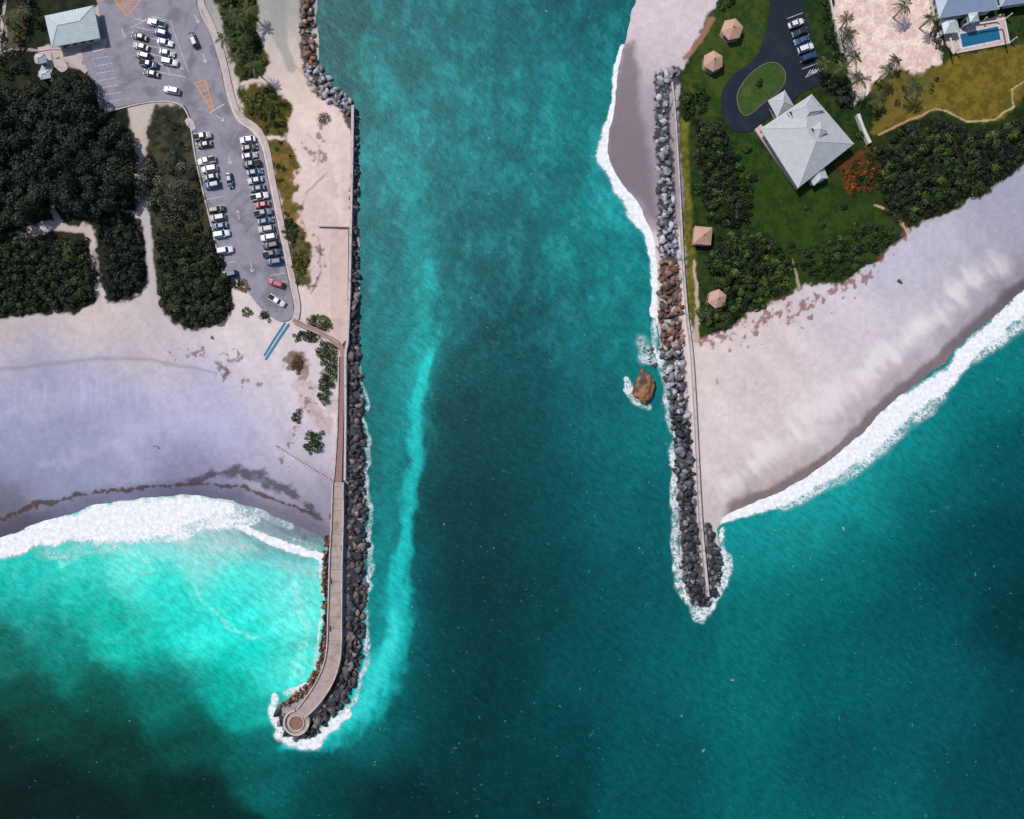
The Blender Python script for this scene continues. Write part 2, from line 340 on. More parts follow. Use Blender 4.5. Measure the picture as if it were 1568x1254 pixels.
for q,c in [([(200,165,5),(212,200,9),(215,245,8),(200,260,4)],(196,182,172)),([(196,325,5),(222,330,7),(230,380,7),(234,430,8),(240,480,14)],(188,180,180)),([(48,350,7),(75,345,12),(110,350,7),(134,355,6),(142,400,4.5),(150,440,4.5),(154,475,7)],(194,180,174)),([(-60,378,2),(0,374,2.5),(70,356,4)],(150,140,134)),([(80,318,5),(90,340,8)],(186,170,158)),
   ([(372,128,3),(400,122,5),(430,122,8)],(214,196,186)),([(1430,168,1.6),(1450,172,1.6),(1480,188,2),(1520,184,1.6),(1550,165,1.6),(1548,140,1.3),(1568,125,1.3)],(186,170,140)),([(1345,208,2),(1390,185,2.5),(1430,168,2)],(180,140,110)),
   ([(1062,400,2.5),(1066,440,3),(1068,480,4),(1066,520,6)],(190,168,150)),([(1222,442,3),(1218,420,2),(1212,400,1.5)],(176,150,130)),([(1388,352,5),(1370,325,3),(1340,315,2)],(196,160,140)),([(0,78,3),(60,76,3),(100,70,3)],(170,160,158)),([(0,20,2),(10,50,2),(5,78,2)],(170,165,165)),([(1090,30,6),(1075,60,5),(1050,90,5)],(150,110,90))]:
    s=strip(U+wu*8,V+wv*8,q);m=sst(s+fin*0.8,0,0.5)
    blend(c,m*0.95);ALPHA*=1-m
m=sst(-sd,0,6);blend((90,120,110),m)
cs=np.clip(cs,0.001,1)
X=(U-784)*S;Y=(627-V)*S
nv,nu=U.shape
idx=np.arange(nu*nv).reshape(nv,nu)
F=np.stack([idx[1:,:-1],idx[1:,1:],idx[:-1,1:],idx[:-1,:-1]],-1).reshape(-1,4)
def groundmat():
    m,nt,b=NM('sand_and_soil');a=attr(nt);p=pos(nt)
    n1=noise(nt,p,1.3,6,0.7);n2=noise(nt,p,4.5,3,0.7)
    f=ma(nt,'ADD',ma(nt,'MULTIPLY',n1,0.6),ma(nt,'MULTIPLY',n2,0.4))
    amp=ma(nt,'ADD',0.42,ma(nt,'MULTIPLY',a.outputs['Alpha'],1.3))
    k=ma(nt,'ADD',1.0,ma(nt,'MULTIPLY',ma(nt,'SUBTRACT',f,0.5),amp))
    nt.links.new(vscale(nt,a.outputs['Color'],k),b.inputs['Base Color'])
    b.inputs['Roughness'].default_value=0.95;b.inputs['Specular IOR Level'].default_value=0.15
    bump(nt,b,f,0.4,0.35);return m
fastmesh('ground',np.stack([X,Y,Z],-1).reshape(-1,3),F,groundmat(),np.concatenate([cs,ALPHA[...,None]],-1).reshape(-1,4),True)
# ---------------------------------------------------------------- water
WR=[(510,20,(6,84,86)),(600,20,(8,100,102)),(700,40,(8,106,108)),(800,20,(6,96,98)),(900,20,(4,92,96)),(950,60,(8,104,106)),
(560,150,(4,88,90)),(620,150,(10,110,112)),(700,150,(14,118,118)),(800,150,(12,108,110)),(900,150,(14,120,122)),
(580,250,(16,122,123)),(650,230,(16,127,128)),(720,300,(6,98,100)),(780,250,(10,106,108)),(880,270,(14,120,122)),(950,320,(20,136,138)),
(565,400,(10,110,112)),(640,380,(12,122,122)),(700,400,(6,90,93)),(800,400,(8,96,98)),(900,400,(12,116,117)),(970,420,(16,130,132)),
(600,500,(12,118,118)),(650,500,(14,120,120)),(720,520,(4,72,76)),(800,520,(5,78,82)),(880,520,(10,102,104)),(960,500,(12,112,114)),
(590,620,(8,106,108)),(700,650,(2,62,66)),(800,650,(4,70,74)),(900,650,(8,94,97)),(990,680,(8,110,113)),
(585,750,(4,96,99)),(690,780,(0,56,60)),(760,780,(1,57,61)),(850,780,(4,73,77)),(950,770,(6,90,93)),(1010,800,(6,92,95)),
(578,880,(6,112,114)),(680,900,(0,54,57)),(750,900,(0,52,56)),(850,900,(2,64,68)),(950,900,(4,82,85)),(1030,940,(5,88,90)),
(575,1000,(12,130,130)),(670,1020,(0,58,60)),(750,1020,(0,56,59)),(900,1020,(2,74,77)),(1050,1020,(4,92,94)),(1150,950,(5,106,107)),
(540,1100,(12,130,128)),(620,1100,(0,66,68)),(700,1130,(0,52,54)),(850,1150,(0,60,63)),(1000,1150,(2,82,84)),(1150,1080,(4,100,101)),(1250,1000,(2,92,94)),
(520,1200,(0,54,54)),(600,1230,(0,44,46)),(800,1240,(0,52,54)),(1000,1240,(2,78,79)),(1150,1230,(3,94,95)),(1280,1160,(1,80,82)),(1350,1240,(4,92,93)),(1480,1230,(1,72,75)),(1560,1240,(1,66,69)),
(1130,830,(12,138,138)),(1200,800,(24,152,150)),(1300,745,(20,148,146)),(1400,670,(14,132,131)),(1470,620,(8,116,118)),(1560,560,(8,116,118)),(1500,700,(3,90,93)),(1560,680,(1,74,78)),(1400,780,(3,98,100)),(1540,830,(0,60,64)),(1460,870,(1,72,76)),(1300,860,(4,102,104)),(1200,900,(4,104,105)),(1560,950,(0,52,57)),(1400,950,(2,82,86)),(1300,1050,(3,92,94)),(1450,1050,(3,84,87)),(1560,1080,(1,64,68)),
(1700,700,(0,60,66)),(1700,1300,(0,55,60)),(900,1500,(0,55,60)),(400,1400,(0,35,38)),(700,-150,(8,98,104))]
WL=[(20,880,(25,192,178)),(100,870,(48,208,192)),(200,860,(96,222,208)),(300,850,(132,216,206)),(400,870,(80,218,206)),(470,880,(106,226,214)),(250,900,(34,216,198)),(350,920,(50,222,206)),(460,960,(90,222,206)),(150,930,(0,182,162)),(50,940,(0,156,142)),(0,1000,(0,104,92)),(100,1000,(0,130,115)),(200,980,(10,184,164)),(280,980,(38,210,192)),(380,1000,(18,218,198)),(450,1020,(80,222,206)),(430,1060,(54,218,204)),(385,1075,(0,172,156)),(350,1060,(0,160,144)),(250,1050,(0,114,102)),(150,1060,(0,80,69)),(30,1080,(0,66,56)),(0,1150,(0,38,32)),(150,1140,(0,50,42)),(300,1130,(0,70,62)),(400,1150,(0,92,85)),(450,1160,(4,116,112)),(100,1230,(0,30,26)),(300,1220,(0,38,34)),(500,1190,(0,72,70)),(0,1250,(0,24,20)),
(430,812,(116,120,132)),(470,832,(108,112,124)),(385,795,(136,138,150)),(330,800,(160,192,188)),(-200,1000,(0,90,80)),(-200,1250,(0,24,20)),(400,1400,(0,35,38)),(900,1500,(0,55,60)),(600,1230,(0,42,46)),(700,1130,(0,48,52)),(560,1150,(0,78,78))]  # dark corner values: deep water, plus vignette darkening put into the colour
w1=(fbm(U/45,V/45,5,4)-0.5);w2=(fbm(U/45+31,V/45,5,6)-0.5)
cr=gmix(U+w1*40,V+w2*40,WR,44);cl=gmix(U+w1*40,V+w2*40,WL,27)
xj=np.interp(V,[0,1040,1080,1120,1300],[525,525,490,450,450])
wsp=np.interp(V,[0,1100,1150,1200],[4,6,25,60])
mL=1/(1+np.exp(np.clip((U-xj)/wsp,-30,30)))*(V>500)
cw=cr*(1-mL[...,None])+cl*mL[...,None]
Ch=(1-mL*(V<1108))
def plume(pl,a,col,sharp=1.0,nz=0.8):
    global cw
    s=strip(U+w1*26,V+w2*26,pl);m=sst(s+nz*(fbm(U/10,V/24,5,5)-0.5),0.0,sharp)*a
    m=(m*Ch)[...,None];cw=cw*(1-m)+np.array(C(*col))*m
# sediment-rich water hugging the west jetty and curling round its head
plume([(560,60,26),(600,140,40),(620,230,44),(640,330,30),(645,430,34),(635,560,50),(600,700,46),(590,850,46),(578,1000,50),(540,1095,44),(480,1145,24),(430,1150,14)],0.6,(14,140,140),1.0)
plume([(660,400,14),(655,500,26),(645,570,34),(634,680,32)],0.45,(22,172,168),1.2,1.3)
plume([(652,540,12),(643,600,17),(633,680,17),(625,780,17),(614,880,21),(606,960,30),(592,1020,40),(566,1072,46),(524,1118,36),(480,1140,20),(436,1146,10)],0.85,(26,190,184),0.8,0.6)
plume([(606,940,14),(590,1010,26),(566,1056,32),(535,1098,24),(500,1126,16),(455,1143,10)],0.8,(54,212,204),0.9,0.6)
cloud=fbm(U/24,V/34,5,7,0.62);chan=np.interp(V,[450,700],[1,0.25])*(1-mL)*sst(U,1150,1020)
cw*=(1+(cloud-0.5)*0.95*chan)[...,None]
silt=fbm(U/13+7,V/17,4,2);cw+=(sst(silt*0.6+cloud*0.4,0.5,0.66)*0.22*chan*sst(V,640,420))[...,None]*np.array(C(60,165,162))*0.55
cloud2=fbm((U+V*0.4)/90+5,(V-U*0.4)/150,4,1);cw*=(1+(cloud2-0.5)*0.2)[...,None]
sw=fbm((U*0.35+V)/16,(U-V*0.35)/120,4,2);deepL=mL*sst(V,900,1000)
cw*=(1+(sw-0.5)*0.6*deepL)[...,None]
for q in [[(90,862,6),(200,850,7),(260,852,5)],[(460,900,14),(470,960,12),(450,1030,12)],[(190,872,5),(215,874,7),(240,876,4)],[(300,905,4),(340,955,5),(400,985,4)]]:
    s=strip(U+w1*40,V+w2*40,q);m=(sst(s+2.4*(fbm(U/7,V/5,4,2)-0.5),0.1,1.4)*0.4)[...,None];cw=cw*(1-m)+np.array(C(180,238,228))*m
lag=fbm(U/20,V/12,5,6);cw+=((lag-0.45)*0.4*mL*sst(V,1060,980))[...,None]*np.array(C(90,150,140))
foam=np.zeros(U.shape)
def addf(pl,g=1.0,a=14):
    global foam
    s=strip(U+wu*a,V+wv*a,pl);foam=np.maximum(foam,np.clip(s*1.6+0.28,0,1)*g)
addf([(-60,862,20),(0,840,20),(60,820,22),(110,808,28),(150,804,36),(200,800,40),(240,796,38),(275,784,30),(315,778,18),(350,780,10)],1.15)
addf([(200,814,32),(260,808,30),(300,800,26),(350,796,20),(390,800,10)],0.78)
addf([(300,770,16),(350,776,14),(390,788,10),(440,804,8)],0.62)
addf([(365,806,6),(400,826,8),(440,838,9),(490,856,6)],1.1)
addf([(380,805,14),(430,824,14),(480,842,9)],0.42)
addf([(60,850,14),(140,842,14),(220,838,16),(320,830,20),(400,856,14),(480,880,14)],0.45)
addf([(1104,796,7),(1150,780,12),(1200,762,15),(1240,740,17),(1285,711,19),(1325,682,22),(1355,652,25),(1390,624,23),(1440,590,18),(1500,528,17),(1540,490,16),(1568,466,15),(1640,400,12)],1.15)
addf([(1200,775,12),(1290,730,16),(1340,690,20),(1390,640,26),(1440,606,16)],0.66)
addf([(1500,545,16),(1540,505,20),(1568,485,22),(1640,430,16)],0.7)
addf([(953,66,4),(945,120,7),(940,165,8),(930,200,12),(928,238,17),(946,266,18),(966,296,22),(986,328,19),(999,358,14),(1003,395,11),(1003,440,8),(1000,480,6)],1.12)
addf([(1004,440,7),(1004,520,9),(1018,580,8),(1026,640,9),(1033,700,8),(1037,760,10),(1038,830,8),(1046,900,10),(1072,944,12),(1100,912,10),(1112,860,10),(1106,812,7)],0.68,24)
addf([(958,575,5),(962,592,8),(975,610,8),(994,620,7)],0.72,18)
addf([(982,520,13),(990,545,15),(1000,555,8)],0.55)
addf([(424,1074,7),(416,1100,9),(424,1128,12),(450,1142,14),(480,1136,13),(508,1114,10),(532,1090,8)],0.9,20)
addf([(530,1090,7),(554,1040,6),(562,980,6),(565,900,6),(566,820,6),(562,740,6),(558,640,5),(554,560,4)],0.6,24)
addf([(492,860,4),(490,900,3),(488,960,3),(484,1020,5),(470,1050,6),(440,1066,7)],0.66,16)
flick=fbm(U/7,V/7,4,3);foam=np.maximum(foam,sst(flick,0.78,0.86)*0.45*(mL<0.5))
def watermat():
    m,nt,b=NM('sea_water');a=attr(nt);p=pos(nt)
    pA=pos(nt,(0.45,1.0,1),math.radians(38));pB=pos(nt,(1.0,0.32,1),math.radians(20))
    wA=noise(nt,pA,0.75,5,0.66,0.3);wB=noise(nt,pB,0.3,4,0.6,0.2);fn=noise(nt,p,2.2,3,0.6)
    w=ma(nt,'ADD',ma(nt,'ADD',ma(nt,'MULTIPLY',wA,0.6),ma(nt,'MULTIPLY',wB,0.15)),ma(nt,'MULTIPLY',fn,0.25))
    k=mr(nt,w,0.34,0.66,0.62,1.4)
    c=vscale(nt,a.outputs['Color'],k)
    fo=noise(nt,p,0.55,8,0.72,0.6);fo2=noise(nt,p,0.16,3,0.5)
    rid=ma(nt,'ABSOLUTE',ma(nt,'SUBTRACT',fo,0.5))
    lace=mr(nt,rid,0.0,0.10,0.30,-0.12)
    th=ma(nt,'ADD',ma(nt,'ADD',a.outputs['Alpha'],lace),ma(nt,'MULTIPLY',ma(nt,'SUBTRACT',fo2,0.5),0.9))
    fm=mr(nt,th,0.62,0.92,0,1)
    soft=mr(nt,a.outputs['Alpha'],0.15,0.9,0,0.42)
    c=mix(nt,soft,c,C(160,212,208))
    fcol=vscale(nt,(0.70,0.71,0.73),mr(nt,noise(nt,p,0.8,6,0.7),0.3,0.62,0.74,1.1))
    c=mix(nt,fm,c,fcol)
    fl=noise(nt,pA,1.3,2,0.5);c=mix(nt,mr(nt,fl,0.70,0.78,0,0.45),c,C(110,190,188))
    nt.links.new(c,b.inputs['Base Color'])
    nt.links.new(mr(nt,fm,0,1,0.38,0.8),b.inputs['Roughness']);b.inputs['IOR'].default_value=1.33
    b.inputs['Specular IOR Level'].default_value=0.25
    bump(nt,b,ma(nt,'ADD',w,ma(nt,'MULTIPLY',fm,0.3)),0.5,0.7);return m
keep=(sd<14)
kf=keep[1:,:-1]|keep[1:,1:]|keep[:-1,1:]|keep[:-1,:-1]
Fw=F[kf.reshape(-1)]
used=np.unique(Fw);re=np.full(nu*nv,-1);re[used]=np.arange(len(used))
fastmesh('sea_water',np.stack([X,Y,np.zeros_like(X)],-1).reshape(-1,3)[used],re[Fw],watermat(),np.concatenate([np.clip(cw,0,1),foam[...,None]],-1).reshape(-1,4)[used],True)
# ---------------------------------------------------------------- boulders
def base_rocks(n=12):
    out=[]
    for i in range(n):
        bm=bmesh.new();bmesh.ops.create_icosphere(bm,subdivisions=1,radius=1)
        bmesh.ops.subdivide_edges(bm,edges=bm.edges[:],cuts=1,use_grid_fill=True)
        v=np.array([x.co[:] for x in bm.verts]);v/=np.linalg.norm(v,axis=1)[:,None]
        f=np.array([[q.index for q in t.verts] for t in bm.faces]);bm.free()
        v*=1+0.05*rng.standard_normal((len(v),1))
        for k in range(9):
            nrm=rng.standard_normal(3);nrm/=np.linalg.norm(nrm);o=rng.uniform(0.45,0.8)
            d=np.maximum(0,v@nrm-o);v-=d[:,None]*nrm
        v*=np.array([1.1,rng.uniform(0.6,0.95),rng.uniform(0.5,0.8)]);out.append((v,f))
    return out
BR=base_rocks()
def boulders(name,cl,dens,rr,colf,zt=1.2,z0=0.05):
    cl=catmull([(a,b,c) for a,b,c in cl],4);Vs=[];Fs=[];Cs=[];off=0
    for i in range(len(cl)-1):
        a,b=cl[i],cl[i+1];L=math.hypot(b[0]-a[0],b[1]-a[1]);w=(a[2]+b[2])/2
        n=int(L*2*w*dens+random.random())
        d=np.array([b[0]-a[0],b[1]-a[1]])/max(L,1e-6);nr=np.array([-d[1],d[0]])
        for k in range(n):
            t=random.random();o=random.uniform(-1,1)
            if abs(o)>0.85 and random.random()<0.4: continue
            px=a[:2]+(b[:2]-a[:2])*t+nr*o*w
            v,f=BR[random.randrange(len(BR))]
            r=random.uniform(*rr)*(1.35 if random.random()<0.15 else 1)
            A=Matrix.Rotation(random.uniform(0,6.28),3,'Z')@Matrix.Rotation(random.uniform(-.6,.6),3,'X')@Matrix.Rotation(random.uniform(-.6,.6),3,'Y')
            vv=v@np.array(A).T*r
            z=z0+(1-abs(o))*zt*random.uniform(0.4,1.3)
            x,y=P(*px);vv=vv+np.array([x,y,z]);Vs.append(vv);Fs.append(f+off);off+=len(v)
            c=np.array(C(*colf(px[0],px[1],o)))*random.uniform(0.5,1.4);Cs.append(np.repeat(c[None],len(v),0))
    return fastmesh(name,np.vstack(Vs),np.vstack(Fs),M['rock'],np.clip(np.vstack(Cs),0,1))
def pick(*a): return random.choice(a)
def cW(x,y,o):
    if y<170: return pick((150,100,70),(120,90,76),(170,150,140),(90,76,72),(150,130,125)) if y<100 else pick((165,160,165),(140,130,135),(100,95,100),(180,172,176))
    if y<520: return pick((66,64,72),(90,84,88),(46,46,54),(116,106,104),(38,38,46))
    return pick((52,54,62),(38,40,48),(84,80,84),(128,116,110),(30,32,40),(66,66,72),(96,82,74))
def cWi(x,y,o): return pick((140,84,48),(110,68,44),(86,64,54),(60,52,50),(150,104,70))
def cE(x,y,o):
    if y<400: return pick((172,170,180),(152,150,162),(134,132,142),(184,182,190),(96,96,106),(70,72,82))
    if y<535: return pick((150,96,66),(128,88,70),(104,82,74),(165,130,110),(80,68,64),(160,150,154))
    if y<640: return pick((164,160,170),(130,128,138),(90,90,98),(176,172,178),(52,54,62))
    return pick((60,64,74),(88,90,98),(44,46,56),(120,118,122),(32,36,44))
boulders('rock_revetment',[(468,-60,12),(468,0,12),(470,60,11),(476,105,13),(500,138,17),(528,158,12),(541,175,6),(542,200,5),(542,350,5.5),(542,470,6.5),(541,540,9),(543,600,12),(544,680,13),(545,760,15),(545,860,15),(543,950,15),(538,1015,16),(524,1058,15),(502,1088,13),(484,1110,12),(460,1127,8),(438,1119,8),(429,1100,7),(432,1084,6)],0.027,(0.65,1.35),cW,1.3)
boulders('rock_revetment',[(436,1078,6),(455,1068,6),(474,1048,6),(488,1020,5),(494,980,4.5),(496,930,4),(496,870,4),(500,825,3.5)],0.055,(0.4,0.85),cWi,0.8)
boulders('rock_revetment',[(1038,112,8),(1020,116,13),(1014,160,13),(1016,220,12),(1020,270,13),(1022,330,14),(1026,390,15),(1027,450,17),(1029,520,18),(1036,590,15),(1044,660,14),(1050,740,14),(1055,800,14),(1058,850,14),(1062,890,15),(1072,922,14)],0.030,(0.65,1.4),cE,1.3,0.35)
boulders('rock_revetment',[(1084,806,4),(1094,835,9),(1096,870,11),(1090,905,11),(1080,925,8)],0.03,(0.6,1.2),cE)
boulders('rock_revetment',[(985,520,8),(996,545,9),(1008,558,8)],0.014,(0.4,0.9),lambda x,y,o:pick((90,70,60),(60,56,56)),0.3,-0.2)
def searock():
    bm=bmesh.new();bmesh.ops.create_icosphere(bm,subdivisions=4,radius=1)
    cx,cy=P(985,590);r2=np.random.default_rng(5);pl=[]
    for k in range(14):
        n=r2.standard_normal(3);n/=np.linalg.norm(n);pl.append((n,r2.uniform(.6,.9)))
    V2=[];
    for v in bm.verts:
        p=np.array(v.co[:])
        for n,o in pl: p-=max(0,p@n-o)*n
        p*=1+0.22*(float(fbm(np.array(p[0]*3+7),np.array(p[1]*3+p[2]*2),4,2))-0.5)*2
        V2.append((cx+p[0]*3.7+p[1]*0.6,cy+p[1]*6.1,p[2]*2.6+0.2))
    f=np.array([[q.index for q in t.verts] for t in bm.faces]);bm.free();V2=np.array(V2)
    nz=fbm(V2[:,0]*1.1,V2[:,1]*1.1,4,1)
    t=sst(nz,0.35,0.6)[:,None]*sst(V2[:,2],0.3,1.2)[:,None]
    col=np.array(C(74,56,46))*(1-t)+np.array(C(160,108,70))*t
    fastmesh('sea_rock',V2,f,M['rock'],col)
searock()
# ---------------------------------------------------------------- foliage
def foliage(name,poly,spacing,rad,hgt,pal,dens=14,leaf=0.34,trunk=False,keepp=1.0,inset=1.0):
    poly=np.array(poly,float);x0,y0=poly.min(0);x1,y1=poly.max(0);sp=spacing/S
    gx,gy=np.meshgrid(np.arange(x0,x1,sp),np.arange(y0,y1,sp*0.87));gx=gx+(np.arange(gx.shape[0])%2)[:,None]*sp/2
    gx=(gx+rng.uniform(-.42,.42,gx.shape)*sp).ravel();gy=(gy+rng.uniform(-.42,.42,gy.shape)*sp).ravel()
    d=sdpoly(gx+(fbm(gx/15,gy/15,3,1)-.5)*14,gy+(fbm(gx/15+9,gy/15,3,2)-.5)*14,poly)
    k=(d>inset*rad[0]/S)&((fbm(gx/22+3,gy/22,2,6)*0.7+rng.random(gx.shape)*0.5)<keepp+0.12);gx,gy,d=gx[k],gy[k],d[k]
    if len(gx)==0: return None
    n=len(gx);r=rng.uniform(rad[0],rad[1],n);edge=np.clip(d/(3.0/S),0.35,1)
    h=(hgt[0]+(hgt[1]-hgt[0])*fbm(gx/30,gy/30,3,4)+rng.normal(0,0.14*(hgt[1]),n))*edge
    h=np.maximum(h,0.5);zc=1.35+h-r*0.6
    s=S*(H-zc)/(H-1);cx=(gx-784)*s;cy=(627-gy)*s
    cnt=np.maximum(10,(dens*2*math.pi*r*r*0.75).astype(int))
    ci=np.repeat(np.arange(n),cnt);m=len(ci)
    z=rng.uniform(-0.25,1,m);ph=rng.uniform(0,2*math.pi,m);q=np.sqrt(1-z*z)
    dr=np.stack([q*np.cos(ph),q*np.sin(ph),z],1)
    lump=0.78+0.38*fbm(ph*1.3+ci*3.7,z*2.5+ci,2,3);rr=r[ci]*lump*rng.uniform(0.72,1.05,m)
    pos_=np.stack([cx[ci],cy[ci],zc[ci]],1)+dr*rr[:,None]*np.array([1,1,0.75])
    pos_[:,2]=np.maximum(pos_[:,2],1.42)
    nr=dr+rng.normal(0,0.55,(m,3))+np.array([0,0,0.25]);nr/=np.linalg.norm(nr,axis=1)[:,None]
    t=np.cross(nr,rng.normal(0,1,(m,3)));t/=np.linalg.norm(t,axis=1)[:,None]+1e-9;b=np.cross(nr,t)
    sz=leaf*rng.uniform(0.6,1.35,m)[:,None]
    Vv=np.stack([pos_-t*sz,pos_-b*sz*0.6,pos_+t*sz,pos_+b*sz*0.6],1).reshape(-1,3)
    Ff=np.arange(m*4).reshape(-1,4)
    pal=np.array([C(*c) for c in pal]);cp=pal[rng.integers(0,len(pal),n)]*rng.uniform(0.6,1.4,n)[:,None]
    cp*=(0.65+0.7*fbm(gx/25,gy/25,3,7))[:,None]
    cc=cp[ci]*rng.uniform(0.55,1.5,m)[:,None]
    if trunk:
        tv=[];tf=[];tc=[];base=len(Vv)
        for i in range(n):
            if random.random()>0.5: continue
            for (ex,ey,ez,ra,rb) in [(0,0,zc[i],0.22,0.12),(r[i]*.6,r[i]*.3,zc[i]+.4,0.1,0.04),(-r[i]*.5,r[i]*.4,zc[i]+.4,0.1,0.04)]:
                st=1.2 if ra>.2 else zc[i]*0.7;k0=base+len(tv)
                for zz,ra_,ox,oy in((st,ra,0,0),(ez,rb,ex,ey)):
                    for a in range(4): tv.append((cx[i]+ox+ra_*math.cos(a*1.57),cy[i]+oy+ra_*math.sin(a*1.57),zz));tc.append((0.1,0.08,0.06))
                for a in range(4): tf.append((k0+a,k0+(a+1)%4,k0+4+(a+1)%4,k0+4+a))
        if tv: Vv=np.vstack([Vv,tv]);Ff=np.vstack([Ff,tf])
        cv=np.repeat(cc,4,0)
        if tv: cv=np.vstack([cv,tc])
    else: cv=np.repeat(cc,4,0)
    return fastmesh(name,Vv,Ff,M['leaf'],np.clip(cv,0,1))
DK=[(28,38,28),(38,50,34),(24,32,26),(50,58,42)];HG=[(38,48,28),(50,62,34),(30,40,24),(66,74,42)]
GR=[(76,82,66),(64,70,54),(96,98,80)];BG=[(42,66,24),(56,82,28),(34,54,20),(78,96,38)];OR=[(140,70,32),(150,86,36),(100,60,28),(60,74,26),(48,60,24),(80,70,30)]
YG=[(84,90,34),(106,98,42),(66,80,28)]
foliage('tree_grove',[(-60,128),(55,128),(112,108),(140,128),(165,170),(198,200),(210,240),(204,290),(198,322),(150,343),(108,338),(90,318),(62,326),(30,350),(-60,368)],2.9,(1.5,2.8),(5,9),DK,13,0.36,True)
foliage('tree_grove',[(198,262),(235,222),(285,232),(306,275),(300,332),(260,347),(230,325),(205,318)],2.6,(1.1,2.0),(3,5.5),GR,9,0.3,True,0.62)
foliage('sea_grape_thicket',[(-60,372),(60,360),(130,356),(146,400),(151,455),(120,475),(60,480),(-60,487)],1.7,(0.8,1.4),(1.5,3.2),HG,17,0.28)
foliage('sea_grape_thicket',[(148,347),(190,328),(212,337),(222,380),(225,430),(205,455),(165,466),(155,430)],1.7,(0.8,1.4),(1.5,3),DK,17,0.28)
foliage('sea_grape_thicket',[(238,350),(270,338),(322,345),(345,400),(354,440),(358,470),(340,495),(300,503),(262,490),(243,460),(238,400)],1.7,(0.8,1.5),(1.5,3.4),HG,17,0.28)
foliage('shrub_border',[(225,165),(290,163),(296,200),(310,270),(322,340),(300,335),(290,240),(230,230)],2.4,(0.5,1.1),(0.8,1.8),HG+GR+GR,12,0.26,keepp=0.36)
foliage('shrub_border',[(318,-50),(392,-50),(393,40),(410,100),(400,125),(374,125),(356,80),(338,20)],2.1,(0.6,1.3),(0.8,2.4),BG+YG+HG,13,0.28,keepp=0.66)
foliage('shrub_border',[(370,137),(420,131),(440,160),(442,203),(410,206),(382,186)],1.8,(0.5,1.0),(0.6,1.5),YG+BG+HG+[(140,90,44)],13,0.25,keepp=0.7)
foliage('shrub_border',[(410,212),(438,210),(452,250),(450,290),(462,330),(476,385),(468,438),(452,438),(440,350),(425,290)],2.0,(0.5,0.9),(0.5,1.2),YG+HG+BG,12,0.24,keepp=0.42)
foliage('shrub_border',[(-50,-50),(64,-50),(64,40),(40,75),(60,120),(-50,126)],2.6,(0.7,1.6),(0.9,2.8),HG+DK+BG,12,0.28,keepp=0.55)
for x,y,rx,ry,pal in [(488,492,19,14,BG),(505,560,14,34,BG),(497,598,12,20,BG),(480,677,15,19,BG),(456,636,7,11,BG),(454,556,14,12,[(120,84,54),(90,80,44)]),(470,515,26,8,HG),(378,478,8,8,BG),(404,486,9,8,HG),(361,437,9,9,HG),(376,440,8,10,[(150,100,50),(50,70,30)]),(494,182,10,8,[(110,80,50),(90,90,50)]),(446,352,10,20,HG),(460,405,10,16,YG),(493,538,8,12,BG),(325,520,4,3,HG),(290,530,4,3,HG),(1377,434,4,4,[(90,60,40)])]:
    po=[(x+rx*math.cos(a/10*6.283)*random.uniform(.85,1.15),y+ry*math.sin(a/10*6.283)*random.uniform(.85,1.15)) for a in range(10)]
    foliage('dune_shrub',po,0.95,(0.4,0.85),(0.6,1.3),pal,18,0.22,inset=0.0)
foliage('sea_grape_thicket',[(1060,190),(1100,182),(1128,222),(1150,270),(1163,320),(1140,348),(1082,342),(1060,290)],1.8,(0.7,1.5),(1.2,3),BG+HG+DK,15,0.28,keepp=0.68)
foliage('sea_grape_thicket',[(1100,362),(1150,347),(1200,375),(1218,402),(1213,440),(1180,460),(1112,505),(1070,515),(1068,475),(1090,440),(1078,400)],1.8,(0.7,1.5),(1.2,3),BG+HG+BG,16,0.28,keepp=0.85)
foliage('sea_grape_thicket',[(1226,387),(1290,352),(1340,327),(1378,347),(1370,370),(1330,400),(1290,431),(1245,431),(1224,415)],1.8,(0.6,1.3),(0.8,2.2),BG+HG,14,0.26,keepp=0.64)
foliage('sea_grape_thicket',[(1340,218),(1380,192),(1440,180),(1500,197),(1540,187),(1600,142),(1690,130),(1690,180),(1568,250),(1500,300),(1450,322),(1388,347),(1352,322),(1345,265)],1.8,(0.8,1.5),(1.4,3.4),HG+DK+BG,16,0.28,keepp=0.8)
foliage('shrub_border',[(1253,120),(1285,100),(1312,132),(1306,172),(1285,165),(1262,140)],1.9,(0.7,1.4),(1.2,3),HG+DK,15,0.28)
foliage('shrub_border',[(1252,-40),(1268,-40),(1284,40),(1296,95),(1280,100),(1262,60)],1.7,(0.6,1.2),(1,2.4),HG+BG,14,0.28)
foliage('shrub_border',[(1040,150),(1060,120),(1080,140),(1090,180),(1070,190),(1046,185)],1.9,(0.6,1.2),(1,2.4),HG+BG,14,0.28,keepp=0.7)
foliage('shrub_border',[(1095,15),(1130,-30),(1170,-30),(1150,0),(1120,10),(1100,35)],1.9,(0.6,1.2),(1,2.2),HG+BG,14,0.28,keepp=0.7)
foliage('shrub_border',[(1335,135),(1380,112),(1440,112),(1430,150),(1370,180),(1336,198)],2.4,(0.5,1.1),(0.6,1.8),YG+HG,12,0.26,keepp=0.45)
foliage('shrub_border',[(1420,-40),(1440,-40),(1446,60),(1440,100),(1425,60)],1.9,(0.6,1.2),(1,2.4),HG+YG,13,0.28,keepp=0.7)
foliage('orange_flowering_bush',[(1282,258),(1320,238),(1352,262),(1356,292),(1300,297)],1.6,(0.5,1.1),(0.7,1.7),OR,16,0.25,inset=0.4)
foliage('orange_flowering_bush',[(1318,225),(1345,225),(1342,255),(1325,250)],1.5,(0.5,0.9),(0.7,1.5),OR,16,0.25,inset=0.4)
